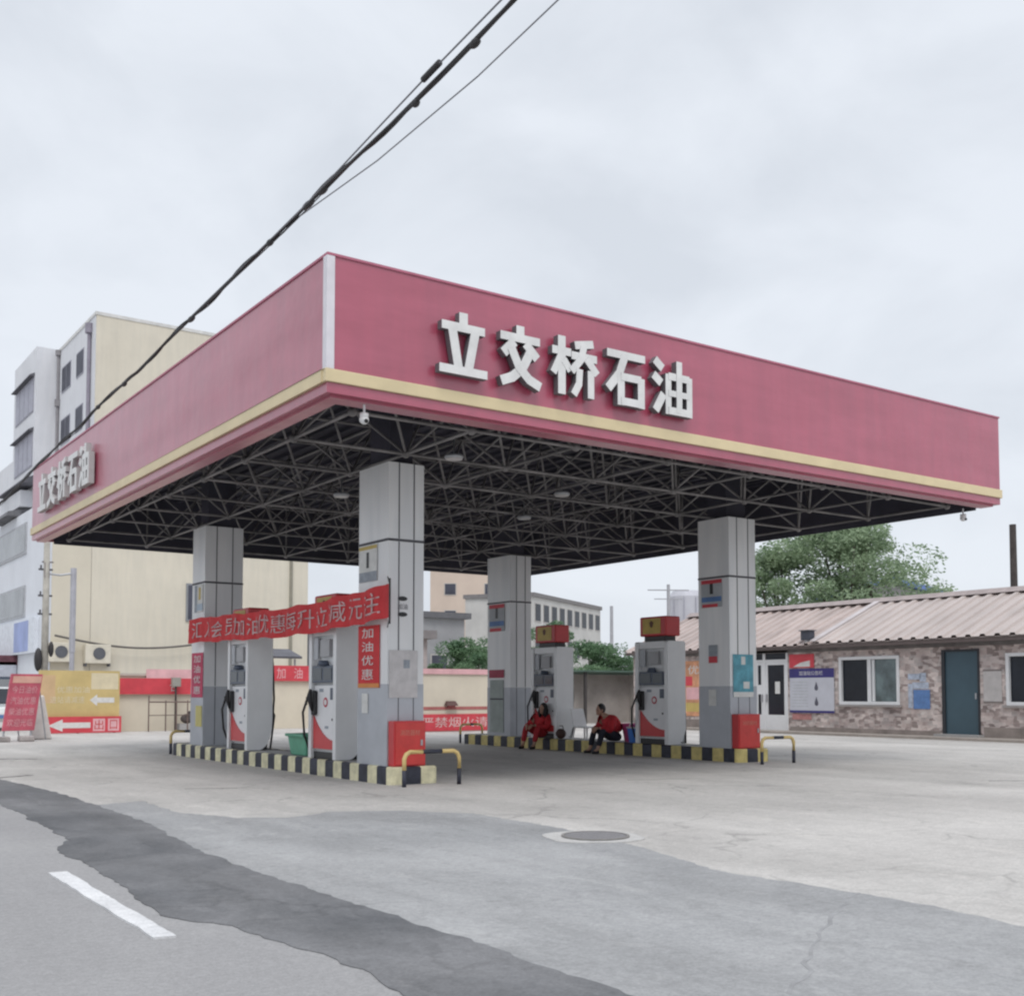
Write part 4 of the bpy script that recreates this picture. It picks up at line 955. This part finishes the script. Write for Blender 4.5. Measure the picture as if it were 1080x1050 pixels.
# ------------------------------------------------------------------ buildings behind on the left
bA = thing('apartment_block', 'tall white and cream apartment block with blank cream gable and dark windows', 'building', (14.66,58,0))
m = MB(); m.box(14.66,26.42,58.06,72,0,20.45); m.box(13.75,22,72.05,92,0,15.4); m.build('wall', WHITEWALL, bA, world=True)
m = MB(); m.box(14.68,26.44,58.0,58.055,0,20.45); m.build('gable_render', CREAM, bA, world=True)
m = MB(); m.box(14.62,26.48,57.97,72.04,20.451,20.62); m.build('parapet', mat('parapet_white',(.62,.615,.60),.8), bA, world=True)
m = MB(); m.box(13.5,14.659,66,71.9,9.5,20.66); m.build('bay', WHITEWALL, bA, world=True)
def awin(x, y0, y1, z0, z1, mullions, bld, gl=GLASSDARK, hood=False):
    m = MB(); m.box(x-.03,x+.02,y0,y1,z0,z1); w = m.build('window', mat('window_frame_grey',(.32,.32,.37),.6), bld, world=True)
    n = mullions+1; wdt = (y1-y0)/n
    for k in range(n):
        m = MB(); m.box(x-.045,x-.031,y0+wdt*k+.07,y0+wdt*(k+1)-.07,z0+.08,z1-.08); m.build('pane', gl, w, world=True)
    if hood:
        m = MB(); m.hexa(((x-.30,y0-.1,z1+.0),(x-.002,y0-.1,z1+.0),(x-.002,y1+.1,z1),(x-.30,y1+.1,z1),(x-.28,y0-.1,z1+.06),(x-.002,y0-.1,z1+.22),(x-.002,y1+.1,z1+.22),(x-.28,y1+.1,z1+.06))); m.build('hood', AWNING, w, world=True)
GM = mat('muted_window_glass', (.075,.078,.10), .5, spec=.15, noise=.3, scale=.4)
for zz in (17.9, 14.95):
    awin(14.66, 63.0, 65.0, zz, zz+1.45, 1, bA, GM); awin(14.66, 60.3, 61.8, zz+.1, zz+1.45, 0, bA, GM)
for zz in (12.0,):
    awin(14.66, 63.0, 65.0, zz, zz+1.45, 1, bA, GM); awin(14.66, 60.3, 61.8, zz+.1, zz+1.45, 0, bA, GM)
PANELW = mat('lilac_grey_panels', (.34,.34,.40), .5, noise=.12)
for zz in (17.05, 13.95):
    awin(13.5, 66.5, 71.3, zz, zz+2.0, 3, bA, PANELW, True)
m = MB(); m.tube([(14.58,65.6,12),(14.58,65.6,20.2)], .09, 8); m.tube([(14.6,65.6,20.2),(14.6,65.6,20.5)], .2, 8); m.tube([(14.6,65.6,17.3),(14.6,65.6,17.7)], .2, 8); m.build('downpipe', mat('pipe_grey',(.24,.23,.24),.7), bA, world=True)
m = MB(); m.tube([(14.56,58.9,3),(14.56,58.9,19.9)], .10, 8); m.tube([(14.56,58.9,19.7),(14.56,58.9,20.2)], .22, 8); m.build('downpipe', mat('pipe_lilac',(.26,.24,.29),.7), bA, world=True)
m = MB(); m.hexa(((12.6,65.0,12.75),(13.499,65.0,12.75),(13.499,71.5,12.75),(12.6,71.5,12.75),(12.7,65.0,12.9),(13.499,65.0,13.3),(13.499,71.5,13.3),(12.7,71.5,12.9))); m.build('awning', AWNING, bA, world=True)
m = MB(); m.box(12.85,13.499,66.2,71.6,11.6,12.5); m.build('balcony', WHITEWALL, bA, world=True)
m = MB(); m.hexa(((12.2,66.5,11.05),(13.499,66.5,11.05),(13.499,71.2,11.05),(12.2,71.2,11.05),(12.3,66.5,11.3),(13.499,66.5,11.58),(13.499,71.2,11.58),(12.3,71.2,11.3))); m.build('awning', mat('lattice_awning',(.14,.14,.15),.8,noise=.4,scale=2), bA, world=True)
m = MB(); m.tube([(25.4,57.95,0),(25.4,57.95,8.6)], .09, 8); m.build('downpipe', mat('pipe_olive',(.26,.245,.20),.8), bA, world=True)
# gable window and ventilation hatches
m = MB(); m.box(19.5,20.15,57.93,57.999,5.0,7.0); w = m.build('window', mat('grey_frame',(.24,.25,.27),.6), bA, world=True)
m = MB(); m.box(19.6,20.05,57.92,57.929,5.1,6.9); m.build('pane', GM, w, world=True)
# lower wing at the roadside
bB = thing('roadside_wing', 'white roadside wing with long grey window bands and a shop below', 'building', (12.75,58,0))
m = MB(); m.box(12.78,14.655,58.06,112,0,11.0); m.build('wall', mat('bright_white_render',(.68,.70,.74),.85,noise=.05,scale=.4), bB, world=True)
m = MB(); m.box(12.80,14.655,58.0,58.055,0,11.0); m.build('gable_render', mat('cream_render_low',(.62,.57,.47),.85,noise=.06,scale=.4), bB, world=True)
for z0_, z1_, y1_ in ((8.7,10.4,95),(5.3,7.0,95)):
    m = MB(); m.box(12.72,12.80,63.8,y1_,z0_,z1_); w = m.build('window', mat('band_frame',(.40,.41,.43),.6), bB, world=True)
    m = MB(); m.box(12.705,12.719,64.0,y1_-.2,z0_+.12,z1_-.12); m.build('pane', GLASSGREY, w, world=True)
m = MB(); m.box(12.55,12.775,60.5,110,3.3,5.1); m.build('sign_band', mat('band_white',(.66,.69,.74),.6), bB, world=True)
m = MB(); m.box(12.53,12.549,61.9,65.4,3.42,5.0); m.build('blue_panel', mat('lilac_blue_panel',(.30,.36,.60),.6,noise=.15,scale=.8), bB, world=True)
m = MB(); m.box(11.6,12.775,65.5,100,2.75,3.28); m.build('shop_awning', mat('maroon_awning',(.13,.05,.065),.8,noise=.3), bB, world=True)
m = MB(); m.box(12.70,12.779,66.5,100,0.1,2.70); m.build('shopfront', GLASSDARK, bB, world=True)
lb = thing('projecting_sign', 'small pale projecting box sign on the white wing by the road', 'sign', (12.3,65.5,2.1))
m = MB(); m.box(-.5,.45,0,.25,0,.85); m.build('box', mat('sign_pale',(.46,.48,.54),.6,noise=.1), lb, bevel=.03)
m = MB(); m.box(-.52,.46,-.01,.26,-.12,-.001); m.build('frame_foot', DARKBLUE, lb)
# air conditioners on the gable
def aircon(x, z, label):
    o = thing('air_conditioner', label, 'air conditioner', (x,57.98,z), 'air conditioners on the cream gable')
    m = MB(); m.box(-.62,.62,-.5,-.02,0,.95); b = m.build('casing', mat('ac_casing',(.62,.575,.48),.6), o, bevel=.03)
    m = MB(); m.tube([(.05,-.51,.5),(.05,-.53,.5)], .30, 18); m.build('fan_grille', mat('ac_fan',(.10,.105,.12),.6), b)
    m = MB(); m.box(-.6,-.54,-.5,-.02,-.14,-.002); m.box(.54,.6,-.5,-.02,-.14,-.002); m.build('bracket', SEAM, o)
aircon(13.15,2.75,'boxy air conditioner on the cream gable left of the grey lamp post'); aircon(14.95,2.70,'boxy air conditioner on the cream gable right of the grey lamp post')
# gable cable bundle
cb = thing('gable_cable', 'drooping dark cable strung low across the cream gable', 'cable', (13.2,57.6,3.8))
m = MB(); m.tube([(12.9+7.8*q,57.6,4.05-.45*math.sin(math.pi*q)-.15*q) for q in [k/16 for k in range(17)]], .06, 6); m.build('sheath', mat('old_cable',(.13,.12,.11),.8), cb, world=True)
m = MB(); m.box(20.3,20.7,57.4,57.99,3.65,4.0); m.build('end_box', SEAM, cb, world=True)
# utility pole and lamp post by the wing
up_ = thing('utility_pole', 'old concrete utility pole with small insulators in front of the cream gable', 'utility pole', (9.73,45,0))
m = MB(); m.tube([(0,0,0),(0,0,7.4)], [.15,.11], 12); m.build('shaft', POLECONC, up_, smooth=True)
for z in (4.9,5.9,4.2):
    m = MB(); m.box(-.28,.22,-.05,.05,z,z+.07); m.tube([(-.2,0,z+.07),(-.2,0,z+.2)], .035, 6); m.build('insulator_arm', SEAM, up_)
m = MB(); m.ell((-.25,-.1,2.5),(.15,.14,.45),10,8); m.ell((.2,-.12,2.9),(.1,.1,.3),10,8); m.build('cable_coil', CABLE, up_, smooth=True)
lp = thing('lamp_post', 'grey lamp post with a short level arm left of its top before the gable', 'lamp post', (10.72,45,0))
m = MB(); m.tube([(0,0,0),(0,0,2.8)], .09, 10); m.tube([(0,0,2.8),(0,0,6.05)], .11, 10); m.build('shaft', mat('post_lilac_grey',(.42,.42,.46),.5,metal=.2), lp)
m = MB(); m.tube([(0,0,5.85),(-.5,0,5.75),(-.92,0,5.78)], .04, 8); m.build('arm', GALV, lp)
m = MB(); m.box(-1.08,-.9,-.1,.1,5.62,6.2); m.box(-1.15,-.75,-.05,.05,6.2,6.25); m.build('lamp_head', mat('lamp_dark',(.20,.18,.18),.6), lp)
# parked car at the frame edge
def car(x, y, label):
    o = thing('parked_car', label, 'car', (x,y,0))
    F = (V((.85,0,0)), V((0,-1,0)), UP, V((-1,0,0)))
    body = [(-2.0,.30),(2.0,.30),(2.05,.55),(1.95,.78),(1.1,.88),(-1.5,.92),(-1.95,.85),(-2.05,.5)]
    m = MB(); m.prism(F, body, 0, 1.7); b = m.build('body', mat('car_white',(.62,.65,.64),.25,coat=.6), o, bevel=.06)
    m = MB(); m.prism((V((.72,0,0)),F[1],UP,F[3]), [(1.05,.89),(.45,1.38),(-1.0,1.42),(-1.6,.93)], 0, 1.44); m.build('cabin', GLASSDARK, o, bevel=.05)
    m = MB(); m.prism((V((.66,0,0)),F[1],UP,F[3]), [(.42,1.385),(.38,1.43),(-.95,1.47),(-1.0,1.425)], 0, 1.32); m.build('roof', MATS['car_white'], o, bevel=.02)
    for s in (-1,1):
        for u in (-1.25,1.25):
            m = MB(); m.tube([(s*.86,u,.31),(s*.66,u,.31)], .31, 18); w = m.build('wheel', RUBBER, o)
            m = MB(); m.tube([(s*.865,u,.31),(s*.80,u,.31)], .18, 14); m.build('rim', GALV, w)
        m = MB(); m.box(s*.6-.16,s*.6+.16,-2.06,-1.98,.58,.72); m.build('headlight', mat('lamp_glass',(.55,.57,.6),.15), o)
    m = MB(); m.box(-.855,-.85,-1.9,1.9,.36,.5); m.build('green_strip', mat('taxi_green',(.08,.25,.18),.4), o)
    m = MB(); m.box(-.28,.28,-2.075,-2.062,.42,.53); m.build('number_plate', BLUEP, o)
car(7.35, 41.5, 'white and green car parked at the left edge beyond the price board')

# ------------------------------------------------------------------ background right of the gable
rnd = random.Random(3)
def block(name, label, loc, rot, wx, wy, h, wallm, roofm, storeys, cols, y0, colsx=0, winm=GM, ww=1.2, wh=1.3, eave=.3):
    o = thing(name, label, 'building', loc); o.rotation_euler.z = rot
    m = MB(); m.box(0,wx,0,wy,0,h); m.build('wall', wallm, o)
    m = MB(); m.box(-eave,wx+eave,-eave,wy+eave,h+.001,h+.35); m.build('roof', roofm, o)
    for s in range(storeys):
        z = y0+s*2.9
        for c in range(cols):
            x = wx*(c+.5)/cols; m = MB(); m.box(x-ww/2,x+ww/2,-.04,.02,z,z+wh); w = m.build('window', mat('dull_frame',(.44,.42,.40),.7), o)
            m = MB(); m.box(x-ww/2+.08,x+ww/2-.08,-.055,-.041,z+.08,z+wh-.08); m.build('pane', winm, w)
        for c in range(colsx):
            y = wy*(c+.5)/colsx; m = MB(); m.box(-.04,.02,y-ww/2,y+ww/2,z,z+wh); w = m.build('window', MATS['dull_frame'], o)
            m = MB(); m.box(-.055,-.041,y-ww/2+.08,y+ww/2-.08,z+.08,z+wh-.08); m.build('pane', winm, w)
    return o
block('beige_tower', 'tall beige block rising to the canopy edge behind the far column', (61.3,103.3,0), R(-33), 8.6, 9, 19, mat('beige_render',(.56,.46,.385),.85,noise=.1,scale=.2), mat('beige_roof',(.4,.34,.3),.8), 5, 2, 3, 2, ww=1.3)
ob = block('old_housing', 'old pale housing block with dark top windows behind the far dispenser', (55.6,76.6,0), R(31.7), 17.5, 6.4, 9.4, mat('grey_white_render',(.50,.49,.47),.85,noise=.15,scale=.3), mat('tar_roof',(.20,.19,.19),.9), 3, 9, 1.5, 0, winm=GLASSDARK, ww=1.35, wh=1.6, eave=.15)
block('grey_roofed_house', 'low grey house whose roof shows right of the cream gable', (28.6,56,0), 0, 7, 8, 5.6, mat('house_grey',(.30,.30,.31),.85,noise=.2,scale=.5), mat('house_slate',(.13,.13,.14),.85), 1, 2, 2.2)
gl = block('brick_outhouse', 'small brownish brick outhouse behind the cream back wall', (20.9,40.5,0), 0, 3.0, 3, 3.5, mat('outhouse_brick',(.36,.31,.30),.85,noise=.25,scale=2), mat('outhouse_roof',(.22,.20,.2),.85), 1, 1, 1.6)
aw = thing('street_awning', 'grey awning on posts seen between the two left dispensers', 'awning', (16.3,39,0))
m = MB(); m.hexa(((15.2,38.4,2.5),(17.3,38.4,2.5),(17.3,39.6,2.7),(15.2,39.6,2.7),(15.2,38.4,2.58),(17.3,38.4,2.58),(17.3,39.6,2.9),(15.2,39.6,2.9))); m.build('canopy_sheet', AWNING, aw, world=True)
for x in (15.4,17.1):
    m = MB(); m.tube([(x,38.6,0),(x,38.6,2.49)], .04, 8); m.build('post', GALV, aw, world=True)
# tank tower, poles, blue roof
tk = thing('tank_tower', 'pale cylindrical tank with vertical ribs beyond the shop roof', 'tank', (97.9,102,0))
m = MB(); m.tube([(0,0,0),(0,0,13.2),(0,0,13.9)], [2.3,2.3,1.9], 20); b = m.build('shell', mat('tank_pale',(.46,.46,.50),.7,noise=.1,scale=.4), tk)
m = MB()
for k in range(10):
    a = 2*math.pi*k/10; m.tube([(2.36*math.cos(a),2.36*math.sin(a),0),(2.36*math.cos(a),2.36*math.sin(a),13)], .07, 6)
m.build('ribs', mat('tank_rib',(.36,.36,.41),.7), b)
def pole(x, y, h, r, label, arm=0, m_=WOOD):
    o = thing('utility_pole', label, 'utility pole', (x,y,0))
    m = MB(); m.tube([(0,0,0),(0,0,h)], [r,r*.8], 8); m.build('shaft', m_, o)
    if arm:
        m = MB(); m.tube([(-arm,arm*.6,h-.5),(arm,-arm*.6,h-.5)], .06, 6); m.tube([(-arm*.7,arm*.4,h-1.3),(arm*.7,-arm*.4,h-1.3)], .05, 6); m.build('crossarm', m_, o)
pole(51.44,30.75,9.5,.20,'dark wooden utility pole rising behind the right end of the roof')
pole(68.45,73.75,10.9,.18,'pale utility pole with crossarms beyond the dispenser sign', 1.6, mat('far_pole',(.36,.36,.38),.9))
pole(57.9,69.06,8.2,.16,'thin pale pole left of the shop roof end', 0, MATS['far_pole'])
fb_ = thing('blue_roof_house', 'house with a blue sheet roof half hidden by the tree', 'building', (52,37,0))
F2 = (V((50.77,37.44,0)), V((.70,-.5,0)).normalized(), UP, V((-.5,-.70,0)).normalized())
m = MB(); m.prism(F2, [(-3.2,0),(3.2,0),(3.2,6.2),(0,7.15),(-3.2,6.2)], -6, 0); m.build('wall', mat('house_pale',(.40,.38,.37),.85), fb_, world=True)
m = MB(); m.prism(F2, [(-3.6,6.15),(0,7.2),(3.7,6.1),(3.7,6.36),(0,7.5),(-3.6,6.4)], -6.4, .5); m.build('roof', mat('blue_roof_sheet',(.13,.20,.46),.5,noise=.15), fb_, world=True)

# ------------------------------------------------------------------ trees
def leaf_mat(name, a, b):
    m = bpy.data.materials.new(name); m.use_nodes = True; nt = m.node_tree; p = nt.nodes['Principled BSDF']; p.inputs['Roughness'].default_value = .6
    tc = nt.nodes.new('ShaderNodeTexCoord'); n = nt.nodes.new('ShaderNodeTexNoise'); n.inputs['Scale'].default_value = 1.1; n.inputs['Detail'].default_value = 6
    r = nt.nodes.new('ShaderNodeValToRGB'); r.color_ramp.elements[0].position = .35; r.color_ramp.elements[1].position = .68
    r.color_ramp.elements[0].color = (*a,1); r.color_ramp.elements[1].color = (*b,1)
    nt.links.new(tc.outputs['Object'], n.inputs['Vector']); nt.links.new(n.outputs['Fac'], r.inputs['Fac']); nt.links.new(r.outputs['Color'], p.inputs['Base Color'])
    p.inputs['Transmission Weight'].default_value = 0.
    tr = nt.nodes.new('ShaderNodeBsdfTranslucent'); nt.links.new(r.outputs['Color'], tr.inputs['Color'])
    mx = nt.nodes.new('ShaderNodeMixShader'); mx.inputs[0].default_value = .4
    out = nt.nodes['Material Output']; nt.links.new(p.outputs[0], mx.inputs[1]); nt.links.new(tr.outputs[0], mx.inputs[2]); nt.links.new(mx.outputs[0], out.inputs['Surface'])
    return m
LEAF = leaf_mat('leaf_green', (.20,.28,.17), (.36,.46,.29))
LEAFD = leaf_mat('leaf_dark_green', (.09,.17,.09), (.19,.30,.165))
def crown(rnd, clumps, per, size, m_, parent):
    k = MB()
    for (cx,cy,cz,rx,ry,rz) in clumps:
        for _ in range(per):
            d = V((rnd.gauss(0,1),rnd.gauss(0,1),rnd.gauss(0,1))).normalized(); q = rnd.uniform(.25,1)**.5 * (1.12 if rnd.random() < .12 else 1)
            c = V((cx+rx*d.x*q, cy+ry*d.y*q, cz+rz*d.z*q)); s = size*rnd.uniform(.5,1.15)
            a = V((rnd.gauss(0,1),rnd.gauss(0,1),rnd.gauss(0,.6))).normalized(); b = a.cross(V((rnd.gauss(0,1),rnd.gauss(0,1),rnd.gauss(0,1)))).normalized()
            k.quad(c-a*s, c-b*s*.5, c+a*s, c+b*s*.5)
    return k.build('crown', m_, parent)
def tree(name, label, loc, h, rx, rz, nb, per, size, m_, seed, group=None, low=.25):
    rnd = random.Random(seed); o = thing(name, label, 'tree' if 'tree' in name else 'bush', loc, group)
    th = h*low
    m = MB(); m.tube([(0,0,0),(.05,.03,th*.6),(.1,0,th+.3),(.05,.1,h*.6)], [h*.028,h*.022,h*.017,h*.008], 9)
    cl = []
    for b in range(nb):
        a = rnd.uniform(0,2*math.pi); u = rnd.random()**.6; z = rnd.uniform(0,1)
        prof = math.sin(math.pi*(.16+.80*z))**.6
        p = V((math.cos(a)*rx*u*prof, math.sin(a)*rx*u*prof, th+(h-th-rz*.12)*z)); r = rx*rnd.uniform(.16,.32)
        cl.append((p.x,p.y,p.z,r*1.2,r*1.2,r*.75))
        if b % 3 == 0: m.tube([(.08,.02,th*rnd.uniform(.8,1.6)), (p.x*.5,p.y*.5,(th+p.z)/2), tuple(p)], [h*.011,h*.007,h*.003], 6)
    m.build('trunk', BARK, o)
    crown(rnd, cl, per, size, m_, o)
    return o
tree('broadleaf_tree', 'large spreading green tree behind the ribbed shop roof', (39.4,31.2,0), 8.75, 3.6, 2.8, 74, 480, .095, LEAF, 11, low=.30)
tree('broadleaf_tree', 'lower green tree close right of the right column behind the shop roof', (37.0,32.6,0), 7.6, 2.7, 2.0, 46, 460, .095, LEAF, 12, low=.3)
tree('broadleaf_tree', 'sparse right hand tree with open twigs near the blue roof', (40.4,30.9,0), 7.9, 1.9, 1.7, 18, 120, .09, LEAF, 17, low=.72)
tree('green_bush', 'dark green bush above the cream back wall left of the far column', (27.6,42.6,0), 3.7, 2.1, 1.4, 34, 460, .08, LEAFD, 13, low=.12)
tree('green_bush', 'rounded green bush behind the far dispenser sign', (34.2,45.3,0), 4.9, 1.9, 1.6, 32, 460, .08, LEAFD, 14, low=.15)
tree('green_bush', 'low wide green bush above the grey shed', (34.2,42.0,0), 3.6, 2.3, 1.4, 34, 460, .08, LEAFD, 15, low=.12)

# ------------------------------------------------------------------ overhead cables
CP = [(-8,6.9),(-2,6.66),(2.5,6.52),(5.576,6.397),(5.996,6.335),(6.421,6.262),(6.911,6.206),(7.305,6.165),(7.841,6.133),(8.485,6.108),(9.612,6.060),(10.552,6.003),(12.244,5.892),(13.41,5.842),(14.403,5.788),(15.57,5.705),(17.731,5.645),(18.598,5.560),(20.73,5.483),(21.694,5.425),(23.332,5.30),(25.207,5.20),(32,4.9),(45,4.6),(62,4.7)]
def cz(y):
    for a in range(len(CP)-1):
        if y <= CP[a+1][0]:
            q = (y-CP[a][0])/(CP[a+1][0]-CP[a][0]); return CP[a][1]+(CP[a+1][1]-CP[a][1])*q
    return CP[-1][1]
def cable(name, label, pts, r, m_):
    o = thing(name, label, 'cable', pts[len(pts)//2]); m = MB(); m.tube(pts, r, 7); m.build('sheath', m_, o, world=True)
    return o
ys = [-8+.5*k for k in range(140)]
main = cable('power_cable', 'thick twisted black cable bundle crossing the sky to the left', [(4.5,y,cz(y)) for y in ys], .017, CABLE)
m = MB(); yf = [-8+.2*k for k in range(350)]
m.tube([(4.5+.020*math.sin(y*3.1),y,cz(y)+.022*math.cos(y*2.7)) for y in yf], .009, 6); m.tube([(4.5-.02*math.sin(y*2.3),y,cz(y)-.020*math.cos(y*2.1)) for y in yf], .008, 6)
m.tube([(4.5+.015*math.cos(y*1.3),y,cz(y)+.03*math.sin(y*.9+1)-.012) for y in yf], .006, 6)
m.build('lashing_wire', CABLE, main, world=True)
for y, l in ((6.95,.07),(7.85,.05),(9.62,.10),(9.95,.14),(10.9,.08),(13.35,.12),(16.2,.10),(17.6,.09),(19.4,.1)):
    m = MB(); m.ell((4.5,y,cz(y)-.012),(.034,l,.034),8,6); m.build('clamp', CABLE, main, world=True)
c2 = cable('telephone_wire', 'thin grey wire running just above the black cable bundle', [(4.46,-8,7.0),(4.46,2.5,6.62),(4.46,5.526,6.405),(4.46,6.525,6.30),(4.46,7.589,6.222),(4.46,8.411,6.147),(4.46,9.303,6.062),(4.48,10.2,6.01),(4.49,14,5.82)], .0075, CABLET)
m = MB(); m.tube([(4.46,7.40,6.240),(4.46,7.66,6.218)], .026, 10); m.build('splice_case', CABLE, c2, world=True)
cable('telephone_wire', 'single thin wire lower right of the black cable bundle', [(4.8,-8,7.3),(4.8,2,6.6),(4.8,5.258,6.377),(4.8,6.297,6.299),(4.775,7.33,6.196),(4.68,8.85,6.085),(4.55,10.43,6.045),(4.51,11.0,5.99),(4.5,14,5.80)], .006, CABLET)

# ------------------------------------------------------------------ sky, sun, camera
SUN_EL, SUN_AZ = R(58), R(205)
w = bpy.data.worlds.new('World'); S.world = w; w.use_nodes = True; nt = w.node_tree; L = nt.links
bg_ = nt.nodes['Background']; bg_.inputs['Strength'].default_value = .1
sky = nt.nodes.new('ShaderNodeTexSky'); sky.sky_type = 'NISHITA'; sky.sun_disc = False; sky.sun_elevation = SUN_EL; sky.sun_rotation = SUN_AZ; sky.dust_density = 3
tc = nt.nodes.new('ShaderNodeTexCoord'); mp = nt.nodes.new('ShaderNodeMapping'); mp.inputs['Scale'].default_value = (1,1,1.7); L.new(tc.outputs['Generated'], mp.inputs['Vector'])
nz = nt.nodes.new('ShaderNodeTexNoise'); nz.inputs['Scale'].default_value = 4.8; nz.inputs['Detail'].default_value = 6; nz.inputs['Roughness'].default_value = .5; nz.inputs['Distortion'].default_value = .3
L.new(mp.outputs['Vector'], nz.inputs['Vector'])
rp = nt.nodes.new('ShaderNodeValToRGB'); cr = rp.color_ramp
cr.elements[0].position = .36; cr.elements[0].color = (.645,.685,.745,1); cr.elements[1].position = .62; cr.elements[1].color = (.755,.795,.855,1)
L.new(nz.outputs['Fac'], rp.inputs['Fac'])
# overcast: brighter towards the zenith, as a real cloud deck is
sp = nt.nodes.new('ShaderNodeSeparateXYZ'); L.new(tc.outputs['Generated'], sp.inputs[0])
mr = nt.nodes.new('ShaderNodeMapRange'); mr.inputs['From Min'].default_value = .55; mr.inputs['From Max'].default_value = 1; mr.inputs['To Min'].default_value = 9.15; mr.inputs['To Max'].default_value = 18.
L.new(sp.outputs[2], mr.inputs['Value'])
vm = nt.nodes.new('ShaderNodeVectorMath'); vm.operation = 'SCALE'; L.new(rp.outputs['Color'], vm.inputs[0]); L.new(mr.outputs[0], vm.inputs['Scale'])
mx = nt.nodes.new('ShaderNodeMix'); mx.data_type = 'RGBA'; mx.inputs[0].default_value = .93; L.new(sky.outputs[0], mx.inputs[6]); L.new(vm.outputs[0], mx.inputs[7]); L.new(mx.outputs[2], bg_.inputs['Color'])
su = bpy.data.lights.new('sun', 'SUN'); su.energy = 1.2; su.angle = R(28); su.color = (1,.97,.93)
so = bpy.data.objects.new('sun', su); COL.objects.link(so)
d = V((math.sin(SUN_AZ)*math.cos(SUN_EL), math.cos(SUN_AZ)*math.cos(SUN_EL), math.sin(SUN_EL)))
so.rotation_euler = d.to_track_quat('Z', 'Y').to_euler()

cam = bpy.data.cameras.new('camera'); co = bpy.data.objects.new('camera', cam); COL.objects.link(co); S.camera = co
co.location = (0,0,1.25)
co.rotation_euler = (R(90+3.09), 0, R(-34.88))
cam.sensor_fit = 'HORIZONTAL'; cam.sensor_width = 36; cam.lens = 36*1180/1080
cam.shift_y = (666.5-525)/1080
cam.clip_start = .05; cam.clip_end = 2000
S.view_settings.view_transform = 'Standard'; S.view_settings.look = 'None'; S.view_settings.exposure = .3; S.view_settings.gamma = 1
S.cycles.filter_width = 2.3
S.cycles.max_bounces = 6
